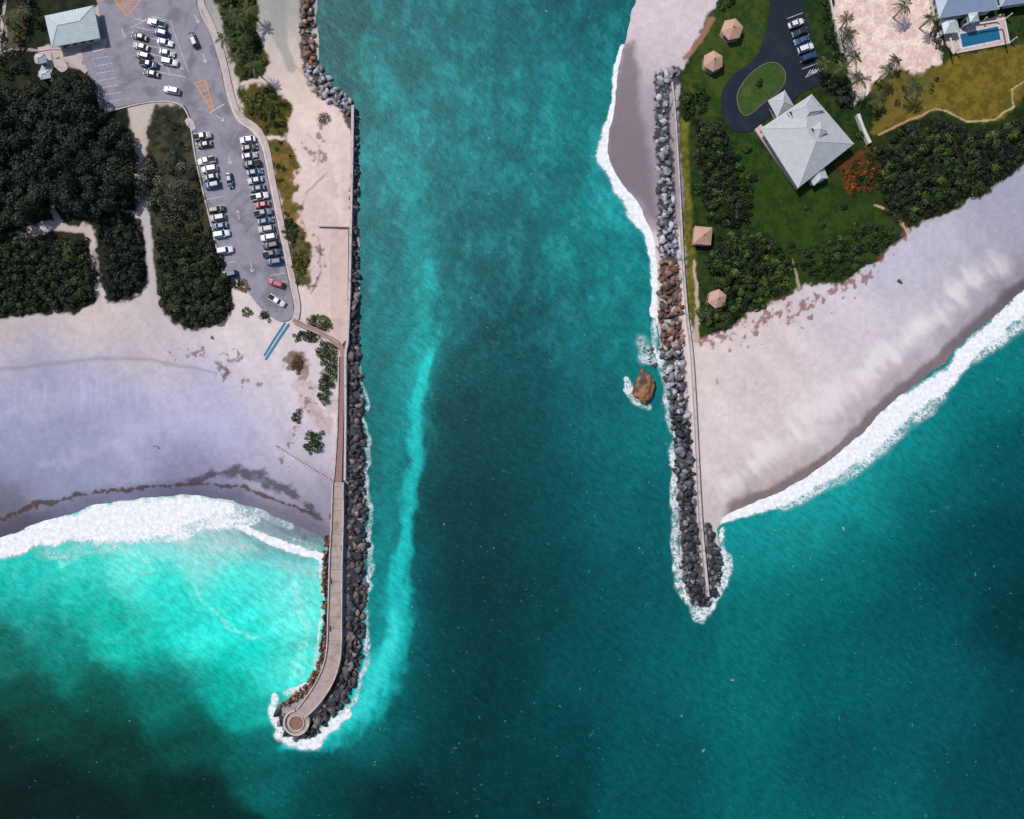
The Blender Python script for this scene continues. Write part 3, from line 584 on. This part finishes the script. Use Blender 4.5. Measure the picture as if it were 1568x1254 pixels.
for x,y,r in [(1112,237,8),(1072,222,8),(1150,270,7),(1160,125,5),(1108,262,6),(1078,148,7),(1050,148,9),(1212,380,5),(1230,318,4),(1290,315,4),(1185,300,4),(1262,340,4),(1145,228,4),(1320,205,6)]:
    po=[(x+r*math.cos(a/8*6.283),y+r*math.sin(a/8*6.283)) for a in range(8)]
    foliage('garden_tree',po,0.9,(0.5,1.1),(1.8,3.2),BG+HG,16,0.24,True,inset=0.0)
def palm(x,y,h,L):
    px,py=P(x,y,h);bx,by=px+random.uniform(-.6,.6),py+random.uniform(-.6,.6)
    e=empty('palm_tree',(bx,by,1.35));v=[];f=[];n=7
    for i in range(n):
        t=i/(n-1);cx=(px-bx)*t*t;cy=(py-by)*t*t;r=0.26-0.12*t
        for a in range(7): v.append((cx+r*math.cos(a*.898),cy+r*math.sin(a*.898),t*(h-1.35)))
    for i in range(n-1):
        for a in range(7): f.append((i*7+a,i*7+(a+1)%7,i*7+7+(a+1)%7,i*7+7+a))
    mk('trunk',v,f,M['trunk'],e)
    V_=[];F_=[];Cc=[];k=0;nf=random.randint(15,19)
    for j in range(nf):
        a=j/nf*6.283*1.0+random.uniform(-.2,.2);up=random.uniform(-0.2,0.75);Lj=L*random.uniform(.8,1.1);col=np.array(C(*pick((52,66,30),(70,80,40),(44,56,28),(96,92,50))))
        for s in range(9):
            t=s/8
            rad_=Lj*t;z=(h-1.35)+Lj*(up*t-0.75*t*t)
            c=(px-bx+math.cos(a)*rad_,py-by+math.sin(a)*rad_,z)
            wl=0.75*math.sin(math.pi*min(1,t*0.85+0.12))*L/3
            for sd_ in(-1,1):
                ln=(math.cos(a+sd_*1.05),math.sin(a+sd_*1.05))
                tip=(c[0]+ln[0]*wl,c[1]+ln[1]*wl,z-0.35*wl);tn=(math.cos(a),math.sin(a));q=0.13
                V_+=[(c[0]-tn[0]*q,c[1]-tn[1]*q,z),(c[0]+tn[0]*q*1.2,c[1]+tn[1]*q*1.2,z),tip];F_.append((k,k+1,k+2));k+=3
                cj=col*random.uniform(.75,1.3);Cc+=[cj]*3
    fastmesh('fronds',np.array(V_),np.array(F_),M['leaf'],np.array(Cc),parent=e)
for x,y in [(352,22),(374,52),(362,88),(343,60),(388,102),(366,30),(14,24),(34,14),(380,12),(1300,52),(1309,88),(1318,122),(1372,92),(1345,148),(1290,104),(1402,136),(1262,96),(1426,28),(1296,28),(1385,8),(1360,108)]:
    palm(x,y,random.uniform(5.5,8.5),random.uniform(2.4,3.6))
# ---------------------------------------------------------------- paved areas
LOT=[(140,-60),(150,0),(156,45),(150,62),(124,82),(138,112),(150,150),(158,172),(180,166),(215,158),(250,154),(280,160),(292,178),(296,200),(302,240),(312,285),(324,335),(336,385),(346,422),(368,430),(384,452),(402,474),(428,492),(446,488),(450,470),(440,420),(430,370),(420,320),(410,270),(400,225),(384,200),(362,184),(348,150),(338,105),(322,55),(302,10),(290,-60)]
slab('parking_lot',LOT,1.56,1.2,M['asphalt'],n=4)
ribbon('kerb',[(312,-60,1),(306,8,1),(326,52,1),(342,104,1),(352,148,1),(366,180,1),(388,196,1),(404,222,1),(414,268,1),(424,318,1),(434,368,1),(444,420,1),(454,470,1)],1.68,1.2,M['wallc'])
ribbon('sidewalk',[(312,-60,4),(309,0,4),(318,24,4),(334,60,4),(346,104,4),(356,148,4),(368,178,4),(392,196,4.5),(408,222,4),(417,268,4),(427,318,4),(437,368,4),(447,420,4.5),(456,468,4.5),(452,492,5)],1.64,1.2,M['concrete'])
ribbon('kerb',[(158,174,1),(182,168,1),(215,160,1),(250,156,1),(278,162,1),(290,180,1),(294,200,1),(300,240,1),(310,285,1),(322,335,1),(334,385,1),(344,424,1)],1.67,1.2,M['wallc'])
ribbon('sidewalk',[(60,77,3),(90,74,3),(122,82,4),(124,100,4),(134,112,3)],1.6,1.2,M['concrete'])
ribbon('sidewalk',[(20,-60,2.5),(10,0,2.5),(4,50,2.5),(-2,100,2.5),(-6,160,2.5)],1.58,1.2,M['concrete'])
slab('sidewalk',[(56,84),(78,80),(82,92),(96,92),(106,104),(96,112),(84,104),(76,122),(60,118),(66,100),(56,98)],1.61,1.2,M['concrete'],n=3)
ribbon('traffic_island',[(286,184,3),(292,189,6),(298,200,3)],1.66,1.5,M['wallc'])
DRV=[(1172,-60),(1178,0),(1172,50),(1156,90),(1122,116),(1106,140),(1104,170),(1112,192),(1130,203),(1156,198),(1180,176),(1205,160),(1232,140),(1262,124),(1252,90),(1240,50),(1226,0),(1222,-60)]
slab('driveway',DRV,1.56,1.2,M['dark_asphalt'],n=4)
isl=slab('driveway_island',[(1131,168),(1128,146),(1142,122),(1165,103),(1184,98),(1198,108),(1200,126),(1188,142),(1170,156),(1152,172),(1140,177)],1.62,1.5,simple('island_lawn',C(52,76,26),0.95,0.4,1.4,0.4,patch=(C(76,86,36),0.3,0.5,0.7)))
ribbon('kerb',[(1131,169,.5),(1128,146,.5),(1142,121,.5),(1165,102,.5),(1185,97,.5),(1199,108,.5),(1201,126,.5),(1189,143,.5),(1171,157,.5),(1152,173,.5),(1140,178,.5),(1131,169,.5)],1.68,1.5,simple('mossy_kerb',C(120,116,94),0.9,0.3,1.5))
mk_v={'white':[],'orange':[],'bluepaint':[]};mk_f={'white':[],'orange':[],'bluepaint':[]}
def line(x0,y0,x1,y1,w=0.7,c='white'):
    v=mk_v[c];a=np.array(P(x0,y0));b=np.array(P(x1,y1));d=(b-a)/np.linalg.norm(b-a);n=np.array([-d[1],d[0]])*w*S/2;k=len(v)
    z=1.566+{'white':0,'orange':0.004,'bluepaint':0.008}[c]+0.0002*(k//4%10)
    for q in(a-n,b-n,b+n,a+n): v.append((q[0],q[1],z))
    mk_f[c].append((k,k+1,k+2,k+3))
def xl(y): return 311+(y-205)*0.2
def xr(y): return 380+(y-215)*0.225
for i in range(19):
    y=204.5+i*12.4;x=xl(y)
    if y<430: line(x-13,y+2.3,x+12,y-2.1)
    y=209.5+i*12.4;x=xr(y);line(x-12,y+2.3,x+12,y-2.1)
for i in range(7):
    y=32+i*13.2;x=228+i*4.6;line(x-22,y-4.5+2,x+2,y+1+2,.8);line(x+2,y+1+2,x+30,y+8,.8)
line(202,44,234,26,.8);line(234,26,262,34,.8);line(206,48,238,125,.6);line(262,34,290,112,.6);line(230,30,262,118,.6)
for i in range(7):
    y=92+i*11;x=146+i*3.3;line(x-4,y,x+24,y-5)
    if i in(0,1): 
        for j in range(4): line(x+j*6,y-1,x+j*6+5,y+8,.8,'bluepaint')
def arrow(x,y,a):
    c,s=math.cos(a),math.sin(a);line(x-7*c,y-7*s,x+4*c,y+4*s,0.9)
    for sg in(-1,1): line(x+7*c,y+7*s,x+3*c-sg*3*s,y+3*s+sg*3*c,1.1)
arrow(190,52,1.2);arrow(302,30,1.1);arrow(314,90,1.3);arrow(352,245,1.35);arrow(338,182,0.6);arrow(366,330,-1.8);arrow(386,410,1.35)
line(322,174,345,160,1.2)
line(176,0,196,26,1.4,'orange');line(196,26,218,0,1.4,'orange');line(150,4,186,-6,1,'orange')
for i in range(5): line(180+i*3,2+i*4.2,212-i*3.3,2+i*4.2-5,1.2,'orange')
line(300,128,326,172,1.4,'orange');line(298,128,316,124,1.2,'orange');line(316,124,328,170,1.4,'orange')
for i in range(5): line(303+i*4,134+i*8,319+i*1.8,130+i*8,1.2,'orange')
for i in range(6): line(1233+i*4,116-i*2.0+4,1240+i*4,102-i*0.5+6,1.3)
for i in range(8): line(1204+i*3.3,30+i*11,1228+i*3.3,24+i*11-3,.8)
for c in mk_v: mk('pavement_marking',mk_v[c],mk_f[c],M[c])
# ---------------------------------------------------------------- jetty, seawalls
ribbon('seawall',[(541,163,2),(540,250,1.8),(538,350,1.8),(536,450,1.8),(533,522,1.8),(530,545,1.8),(530,640,1.6),(529,735,1.6)],2.1,-0.5,M['wallc'])
ribbon('seawall',[(488,347,0.8),(510,347,0.8),(536,348,0.8)],1.75,0.5,M['wallc'])
slab('concrete_apron',[(508,352),(534,352),(532,518),(524,528),(508,505),(505,420)],1.52,0.5,M['terrace'],smooth=False)
ribbon('boardwalk',[(450,491,3.2),(470,500,3.2),(500,514,3.2),(522,530,3.4),(526,548,3.4)],1.95,1.1,M['wood'])
for sg in(-3.0,3.0): ribbon('boardwalk_railing',[(450-sg*.4,491+sg,.4),(470-sg*.4,500+sg,.4),(500-sg*.4,514+sg,.4),(520,530+sg,.4)],2.6,1.96,M['wallc'])
ribbon('jetty_walkway',[(525,546,3.6),(524,600,3.8),(522,670,4.2),(519,738,5)],1.85,-0.5,M['pavers'])
ribbon('seawall',[(520,546,.9),(519,600,.9),(517,670,.9),(512,738,.9)],2.2,-0.5,M['wallc'])
J=[(519,738,9),(518,800,10),(516,850,10.5),(515,900,11),(514,950,11.5),(513,990,12),(507,1022,12.5),(494,1050,12.5),(477,1074,11.5),(462,1090,10)]
ribbon('jetty_pier',J,2.0,-0.8,M['pier'])
Jp=np.array(catmull(J,6));dd=np.gradient(Jp[:,:2],axis=0);dd/=np.linalg.norm(dd,axis=1)[:,None];nn_=np.stack([-dd[:,1],dd[:,0]],1)
for sg in(-1,1):
    q=Jp[:,:2]+nn_*(Jp[:,2:3]-1)*sg;ribbon('parapet_wall',[(a,b,.8) for a,b in q[::3]],2.5,1.99,M['wallc'],n=2)
def disc(name,cx,cy,r,z1,z0,mat,n=36):
    slab(name,[(cx+r*math.cos(-i/n*6.2832),cy+r*math.sin(-i/n*6.2832)) for i in range(n)],z1,z0,mat,smooth=False)
disc('jetty_head',456,1103,20,2.05,-0.8,M['pier'])
disc('jetty_head_planter',456,1104,11,2.12,1.9,simple('jetty_head_paving',C(140,104,90),0.9,0.3,1.5,0.3))
ring=[(456+18.5*math.cos(a),1103+18.5*math.sin(a),1.3) for a in np.linspace(-0.1,4.6,22)]
ribbon('parapet_wall',ring,2.7,2.04,M['wallc'],n=2)
ring=[(456+11.5*math.cos(a),1104+11.5*math.sin(a),.7) for a in np.linspace(0,6.2832,22)]
ribbon('seat_wall',ring,2.45,2.04,M['wallc'],n=2)
v=[];f=[]
for y in range(745,1010,18):
    a=np.array(P(508,y));b=np.array(P(525,y));boxv(v,f,((a[0]+b[0])/2,a[1],2.003),(3.2,0.12,0.01))
mk('deck_joints',v,f,simple('joint',C(110,95,90)))
v=[];f=[]
for x,y in [(507,790),(525,838),(507,888),(525,935),(506,960),(523,1002)]:
    a=P(x,y);boxv(v,f,(a[0],a[1],2.45),(.5,1.7,.08));boxv(v,f,(a[0],a[1]-.6,2.2),(.4,.12,.4));boxv(v,f,(a[0],a[1]+.6,2.2),(.4,.12,.4))
mk('pier_benches',v,f,simple('bench_timber',C(110,84,72)))
ribbon('seawall',[(1028,128,1.0),(1033,180,1.0),(1040,300,1.1),(1045,400,1.1),(1051,480,1.3),(1058,540,1.5),(1063,620,1.6),(1067,700,1.6),(1071,780,1.8),(1075,830,1.8),(1080,880,1.8),(1083,912,2)],2.3,-0.5,M['wallc'])
ribbon('beach_mat',[(443,496,1.6),(425,523,1.6),(407,551,1.6)],1.5,1.2,M['mat'])
ribbon('beach_mat',[(437,494,1.3),(420,520,1.3),(405,545,1.3)],1.5,1.2,M['mat'])
e=empty('rope_fence');v=[];f=[]
for i in range(22):
    t=i/21;x,y=P(425+85*t,683+54*t);boxv(v,f,(x,y,1.4),(0.22,0.22,1.5))
mk('posts',v,f,M['wood'],e)
a=P(425,683);b=P(510,737);v=[];f=[];L=math.hypot(b[0]-a[0],b[1]-a[1]);an=math.atan2(b[1]-a[1],b[0]-a[0])
boxv(v,f,((a[0]+b[0])/2,(a[1]+b[1])/2,1.9),(L,0.35,0.1),an);mk('rail',v,f,M['wallc'],e)
ribbon('garden_wall',[(1310,178,2.4),(1318,200,2.2),(1328,222,2.6)],2.8,1.2,M['stucco'])
ribbon('garden_wall',[(1262,-40,1),(1268,0,1),(1276,40,1),(1288,84,1)],2.6,1.2,M['stucco'])
# ---------------------------------------------------------------- buildings
def hip(name,q,z,rh,rf,mat,parent,fascia=True):
    q=[np.array(p) for p in q];m0=(q[0]+q[3])/2;m1=(q[1]+q[2])/2;c=(m0+m1)/2
    r0=c+(m0-c)*rf;r1=c+(m1-c)*rf
    v=[(*p,z) for p in q]+[(*r0,z+rh),(*r1,z+rh)]+[(*p,z-0.25) for p in q]
    f=[(0,1,5,4),(1,2,5),(2,3,4,5),(3,0,4)]+[(i+6,(i+1)%4+6,(i+1)%4,i) for i in range(4)]+[(9,8,7,6)]
    o=mk(name,v,f,mat,parent);me=o.data;uv=me.uv_layers.new(name='UVMap')
    for p in me.polygons:
        ed={0:(0,1),1:(1,2),2:(2,3),3:(3,0)}.get(p.index,(0,1));a=q[ed[0]];d=q[ed[1]]-a;d/=np.linalg.norm(d)
        for li in p.loop_indices:
            co=np.array(me.vertices[me.loops[li].vertex_index].co[:2]);uv.data[li].uv=(float((co-a)@d),0)
    vv=[];ff=[]
    def cap(a,b):
        a=Vector(a);b=Vector(b);d=(b-a)
        if d.length<0.3: return
        s=d.normalized().cross(Vector((0,0,1)))*0.13;k=len(vv)
        for pnt in(a,b):
            for oo in(-s,s): vv.append(tuple(pnt+oo+Vector((0,0,0.02))))
            vv.append(tuple(pnt+Vector((0,0,0.10))))
        ff.extend([(k,k+3,k+5,k+2),(k+1,k+2,k+5,k+4)])
    cap(v[4],v[5]);cap(v[0],v[4]);cap(v[3],v[4]);cap(v[1],v[5]);cap(v[2],v[5])
    if vv: mk(name+'_ridge_caps',vv,ff,M['ridge'],parent)
    return o
def walls(q,z0,z1,parent,ins=0.9,wn=3,mat=None):
    q=[np.array(p) for p in q];c=sum(q)/4;w=[]
    for p in q:
        d=p-c;w.append(p-d/np.linalg.norm(d)*ins*1.4)
    v=[(*p,z0) for p in w]+[(*p,z1) for p in w];mk('walls',v,[(i,(i+1)%4,(i+1)%4+4,i+4) for i in range(4)],mat or M['stucco'],parent)
    gv=[];gf=[];fv=[];ff=[]
    for i in range(4):
        a,b=w[i],w[(i+1)%4];L=np.linalg.norm(b-a);an=math.atan2(b[1]-a[1],b[0]-a[0])
        for k in range(wn):
            p=a+(b-a)*(k+1)/(wn+1);boxv(gv,gf,(p[0],p[1],(z0+z1)/2+0.15),(min(1.4,L/(wn+2)),0.1,1.3),an);boxv(fv,ff,(p[0],p[1],(z0+z1)/2-0.58),(min(1.6,L/(wn+1.5)),0.2,0.1),an)
    mk('windows',gv,gf,M['glass'],parent);mk('window_sills',fv,ff,M['stucco'],parent)
    a,b=w[0],w[1];p=a+(b-a)*0.12;dv=[];df=[];boxv(dv,df,(p[0],p[1],z0+1.05),(1.0,0.12,2.1),math.atan2(b[1]-a[1],b[0]-a[0]));mk('door',dv,df,M['door'],parent)
def PQ(pts,h): return [P(x,y,h) for x,y in pts]
e=empty('beach_house');z=5.2
Q=PQ([(1164,197),(1222,288),(1308,220),(1243,144)],z)
walls(Q,1.4,z-.2,e,1.4,5);hip('roof',Q,z,3.2,0.25,M['roof'],e)
Q=PQ([(1176,154),(1190,180),(1216,162),(1202,138)],z-.8);walls(Q,1.4,z-1,e,.6,2);hip('entry_roof',Q,z-.8,1.8,0.1,M['roof'],e)
Q=PQ([(1205,172),(1222,196),(1262,168),(1243,146)],z+1.2);walls(Q,z+.2,z+1.0,e,.4,2);hip('upper_roof',Q,z+1.2,1.7,0.35,M['roof'],e)
Q=PQ([(1240,198),(1252,213),(1268,201),(1256,186)],z+2.7);walls(Q,z+1.6,z+2.5,e,.3,1);hip('cupola_roof',Q,z+2.7,1.0,0.0,M['roof'],e)
Q=PQ([(1238,270),(1246,284),(1268,272),(1262,256)],z-1.2);walls(Q,1.4,z-1.4,e,.5,1);hip('porch_roof',Q,z-1.2,.9,0.5,M['roof'],e)
slab('terrace',[(1154,200),(1164,192),(1226,284),(1218,292)],2.0,1.2,M['terrace'],e,smooth=False)
v=[];f=[]
for t in np.linspace(0.05,.95,8):
    x,y=P(1159+(1221-1159)*t,199+(290-199)*t);boxv(v,f,(x,y,2.4),(0.25,0.25,0.9))
mk('terrace_posts',v,f,M['stucco'],e)
e=empty('park_pavilion_building');z=4.4
Q=PQ([(79,72),(153,58),(143,8),(68,24)],z)
walls(Q,1.4,z-.2,e,1.0,4);hip('roof',Q,z,1.9,0.45,M['roof2'],e)
slab('porch_slab',[(140,66),(166,60),(162,78),(144,82)],1.62,1.3,M['concrete'],e,smooth=False)
e=empty('park_kiosk');Q=PQ([(58,98),(72,95),(68,82),(54,85)],3.6)
walls(Q,1.4,3.4,e,.5,1);hip('roof',Q,3.6,.9,0.3,M['roof2'],e)
e=empty('park_kiosk');Q=PQ([(62,122),(78,119),(75,106),(59,109)],3.4);walls(Q,1.4,3.2,e,.4,1);hip('roof',Q,3.4,.6,0.3,M['roof2'],e)
e=empty('villa');z=5.6
Q=PQ([(1438,28),(1530,14),(1512,-70),(1422,-56)],z);walls(Q,1.4,z-.2,e,1,5);hip('roof',Q,z,2.6,0.5,M['roof3'],e)
Q=PQ([(1532,10),(1600,0),(1590,-60),(1520,-50)],z-.8);walls(Q,1.4,z-1,e,1,4);hip('wing_roof',Q,z-.8,2.2,0.3,M['roof3'],e)
Q=PQ([(1446,52),(1470,48),(1464,22),(1440,26)],z-1.6);walls(Q,1.4,z-1.8,e,.5,1);hip('porch_roof',Q,z-1.6,.9,0.2,M['roof2'],e)
Q=PQ([(1486,34),(1500,32),(1497,18),(1483,20)],z+.2);walls(Q,1.4,z,e,.3,1);hip('bay_roof',Q,z+.2,.9,0.1,M['roof2'],e)
slab('pool_terrace',[(1442,52),(1536,22),(1545,68),(1458,84),(1448,70)],1.6,1.2,M['terrace'],e,smooth=False)
PT=[(1468,54),(1526,42),(1530,62),(1472,74)]
slab('pool_coping',[(1464,52),(1528,39),(1533,65),(1469,78)],1.68,1.5,M['white'],e,smooth=False)
slab('pool_water',PT,1.70,1.6,M['pool'],e,smooth=False)
v=[];f=[]
for (x,y) in [(1455,58),(1460,82),(1538,30),(1545,66),(1500,36),(1520,32)]:
    a=P(x,y);boxv(v,f,(a[0],a[1],3.0),(.3,.3,2.8))
for a,b in [((1455,58),(1460,82)),((1538,30),(1545,66)),((1500,36),(1538,30)),((1505,14),(1540,8))]:
    a=P(*a,4.4);b=P(*b,4.4);boxv(v,f,((a[0]+b[0])/2,(a[1]+b[1])/2,4.5),(math.hypot(b[0]-a[0],b[1]-a[1]),.45,.2),math.atan2(b[1]-a[1],b[0]-a[0]))
mk('pergola',v,f,M['stucco'],e)
def gazebo(x,y,r,n=6,name='gazebo',rot=0.2):
    cx,cy=P(x,y,4.3);e=empty(name,(cx,cy,1.4));R=r*S
    v=[(R*math.cos(rot+i/n*6.283),R*math.sin(rot+i/n*6.283),2.4) for i in range(n)]+[(0,0,4.0)]+[(R*math.cos(rot+i/n*6.283),R*math.sin(rot+i/n*6.283),2.25) for i in range(n)]
    f=[(i,(i+1)%n,n) for i in range(n)]+[(n+1+i,n+1+(i+1)%n,(i+1)%n,i) for i in range(n)]
    mk('roof',v,f,M['shingle'],e)
    pv=[];pf=[]
    for i in range(n): boxv(pv,pf,(R*.82*math.cos(rot+i/n*6.283),R*.82*math.sin(rot+i/n*6.283),1.2),(.18,.18,2.4))
    mk('posts',pv,pf,M['wood'],e)
    dv=[(R*.95*math.cos(rot+i/n*6.283),R*.95*math.sin(rot+i/n*6.283),zz) for zz in(0.25,-.1) for i in range(n)]
    mk('deck',dv,[tuple(range(n))]+[(i,i+n,(i+1)%n+n,(i+1)%n) for i in range(n)],M['wood'],e)
    hv=[];hf=[];hv+= [(.25*math.cos(i*1.047),.25*math.sin(i*1.047),zz) for zz in(3.85,4.25) for i in range(6)];hf+=[(i,(i+1)%6,6+(i+1)%6,6+i) for i in range(6)]+[tuple(range(6,12))]
    mk('finial',hv,hf,M['wood'],e)
gazebo(1122,43,17);gazebo(1093,92,16,rot=.5);gazebo(1099,457,15,rot=.35)
gazebo(1077,360,19,4,'beach_pavilion',rot=.7)
# ---------------------------------------------------------------- cars
def car_mesh(kind):
    L,W,Hh={'sedan':(4.7,1.84,1.45),'suv':(4.9,1.95,1.75),'pickup':(5.5,2.0,1.85)}[kind]
    v=[];f=[];mi=[]
    def loft(st,m):
        k=len(v)
        for x,hw,zb,zm,zt in st:
            v.extend([(x,-hw*.94,zb),(x,-hw,zm),(x,-hw*.9,zt),(x,-hw*.45,zt+.05),(x,hw*.45,zt+.05),(x,hw*.9,zt),(x,hw,zm),(x,hw*.94,zb)])
        for i in range(len(st)-1):
            for j in range(8):
                f.append((k+i*8+j,k+i*8+(j+1)%8,k+i*8+8+(j+1)%8,k+i*8+8+j)[::-1]);mi.append(m)
        f.append(tuple(k+j for j in range(8)));mi.append(m);e=k+(len(st)-1)*8;f.append(tuple(e+j for j in range(8))[::-1]);mi.append(m)
    h=W/2;b=.62*Hh
    loft([(-L/2,h*.8,.4,.6,b*.8),(-L/2+.12,h*.93,.3,.62,b*.96),(-L/2+.7,h,.26,.62,b),(0,h,.25,.62,b),(L/2-1.1,h,.26,.62,b*.97),(L/2-.25,h*.92,.3,.6,b*.82),(L/2,h*.74,.4,.58,b*.68)],0)
    x0,x1,x2,x3={'sedan':(-1.85,-1.2,.35,1.1),'suv':(-2.3,-2.0,.45,1.15),'pickup':(-.75,-.55,.75,1.4)}[kind]
    k=len(v);hb=h*.86;ht=h*.68;zt=Hh-.06
    v.extend([(x0,-hb,b),(x3,-hb,b),(x3,hb,b),(x0,hb,b),(x1,-ht,zt),(x2,-ht,zt),(x2,ht,zt),(x1,ht,zt)])
    f.extend([(k+i,k+(i+1)%4,k+4+(i+1)%4,k+4+i) for i in range(4)]);mi.extend([1]*4)
    k=len(v);e=.05
    v.extend([(x1-e,-ht-e,zt),(x2+e,-ht-e,zt),(x2+e,ht+e,zt),(x1-e,ht+e,zt),(x1+.12,-ht+.1,Hh),(x2-.12,-ht+.1,Hh),(x2-.12,ht-.1,Hh),(x1+.12,ht-.1,Hh)])
    f.extend([(k+i,k+(i+1)%4,k+4+(i+1)%4,k+4+i) for i in range(4)]+[(k+4,k+5,k+6,k+7)]);mi.extend([0]*5)
    for (bx,tx) in((x0,x1),(x3,x2),((x0+x3)/2-.1,(x1+x2)/2)):
        for s in(-1,1):
            k=len(v);v.extend([(bx-.07,s*(hb+.015),b),(bx+.07,s*(hb+.015),b),(tx+.06,s*(ht+.02),zt),(tx-.06,s*(ht+.02),zt)]);f.append((k,k+1,k+2,k+3));mi.append(0)
    def bx(c,s,m):
        n0=len(f);boxv(v,f,c,s);mi.extend([m]*(len(f)-n0))
    if kind=='pickup': bx((-1.75,0,b+.06),(1.75,W*.74,.03),2)
    for sx in(-1,1):
        bx((L/2-.06,sx*h*.6,.62),(.16,.34,.14),3);bx((-L/2+.02,sx*h*.66,.72),(.1,.26,.16),4);bx((x3-.25,sx*(h+.08),b+.06),(.16,.2,.13),0)
        for wx in(L/2-.9,-L/2+.85):
            k=len(v)
            for yy in(sx*(h-.22),sx*(h+.01)):
                for a in range(14): v.append((wx+.34*math.cos(a/14*6.283),yy,.34+.34*math.sin(a/14*6.283)))
            for a in range(14): f.append((k+a,k+(a+1)%14,k+14+(a+1)%14,k+14+a));mi.append(2)
            f.append(tuple(k+14+a for a in range(14)));mi.append(2)
    me=bpy.data.meshes.new(kind);me.from_pydata(v,[],f)
    for m in('paint','glass','tyre','trim','tail'): me.materials.append(M[m])
    me.polygons.foreach_set('material_index',mi);me.update();return me
CM={k:car_mesh(k) for k in('sedan','suv','pickup')}
CC={'w':(.60,.61,.63),'s':(.30,.32,.35),'g':(.12,.13,.15),'k':(.015,.017,.02),'b':(.03,.08,.19),'n':(.02,.045,.11),'r':(.28,.015,.03),'t':(.3,.26,.2)}
def car(x,y,a,c,kind=None,name='parked_car'):
    o=bpy.data.objects.new(name,CM[kind or random.choice(['sedan','suv','sedan','suv','sedan','pickup'])]);cx,cy=P(x,y);o.location=(cx,cy,1.57)
    o.rotation_euler=(0,0,math.radians(a)+(math.pi if random.random()<.5 else 0)+random.uniform(-.04,.04));o.color=(*CC[c],1);link(o)
def jx(): return random.uniform(-1.5,1.5)
for y,c in zip([211,223.4,248.2,260.6,273,285.4,322.6,335,347.4,359.8,384.6,421],'skwwgbksbwwn'): car(xl(y)+jx(),y,10,c)
for i,c in enumerate('wkskbsnwrgbswknb'): y=216+i*12.4;car(xr(y)+jx(),y,10,c)
car(425,435,-18,'r');car(426,461,-32,'w','pickup');car(354,278,-82,'n','sedan','driving_car');car(299,64,-68,'n','suv','driving_car')
for x,y,c in [(217,59,'k'),(219,74,'s'),(222,88,'g'),(231,101,'n'),(235,115,'k'),(243,39,'w'),(249,53,'b'),(256,68,'w'),(259,84,'s'),(263,98,'w')]: car(x,y,-13,c)
car(266,141,-10,'w','suv')
for x,y,c in [(1216,39,'w'),(1222,53,'k'),(1225,65,'b'),(1231,77,'w'),(1236,90,'n')]: car(x,y,22,c)
def person(x,y):
    cx,cy=P(x,y);J=[(0,0,.95),(0,0,1.2),(0,.0,1.42),(0,0,1.52),(0,.02,1.68),(.1,0,.92),(.12,.1,.5),(.12,.02,.06),(-.1,0,.92),(-.12,-.08,.5),(-.12,-.14,.06),(.19,0,1.4),(.25,-.03,1.12),(.24,.08,.88),(-.19,0,1.4),(-.25,.03,1.12),(-.24,.12,.9),(.12,.14,.04),(-.12,-.02,.04)]
    E=[(0,1),(1,2),(2,3),(3,4),(0,5),(5,6),(6,7),(0,8),(8,9),(9,10),(2,11),(11,12),(12,13),(2,14),(14,15),(15,16),(7,17),(10,18)]
    R=[.14,.13,.13,.06,.1,.1,.065,.045,.1,.065,.045,.06,.045,.035,.06,.045,.035,.035,.035]
    me=bpy.data.meshes.new('person');me.from_pydata(J,E,[]);me.materials.append(M['cloth']);o=link(bpy.data.objects.new('person',me));o.location=(cx,cy,1.3)
    sk=o.modifiers.new('skin','SKIN')
    for i,r in enumerate(R): me.skin_vertices[0].data[i].radius=(r,r)
    me.skin_vertices[0].data[0].use_root=True
    o.modifiers.new('sub','SUBSURF').levels=1
person(240,683)
# ---------------------------------------------------------------- light, world, camera
d=Vector((-0.45,0.38,0.81)).normalized()
sun=bpy.data.lights.new('sun','SUN');sun.energy=3.9;sun.angle=math.radians(1.0);sun.color=(1.0,0.94,0.86)
so=link(bpy.data.objects.new('sun',sun));so.rotation_euler=d.to_track_quat('Z','Y').to_euler()
w=bpy.data.worlds.new('World');scene.world=w;w.use_nodes=True;nt=w.node_tree
sky=nt.nodes.new('ShaderNodeTexSky');sky.sky_type='NISHITA';sky.sun_disc=False;sky.sun_elevation=math.asin(d.z);sky.sun_rotation=math.atan2(d.x,d.y)
nt.links.new(sky.outputs[0],nt.nodes['Background'].inputs[0]);nt.nodes['Background'].inputs[1].default_value=0.125
cam=bpy.data.cameras.new('camera');cam.lens=24;cam.sensor_width=36;cam.clip_end=8000;cam.clip_start=1
co=link(bpy.data.objects.new('camera',cam));co.location=(0,0,H);scene.camera=co
scene.view_settings.view_transform='Standard';scene.view_settings.look='None';scene.view_settings.exposure=0
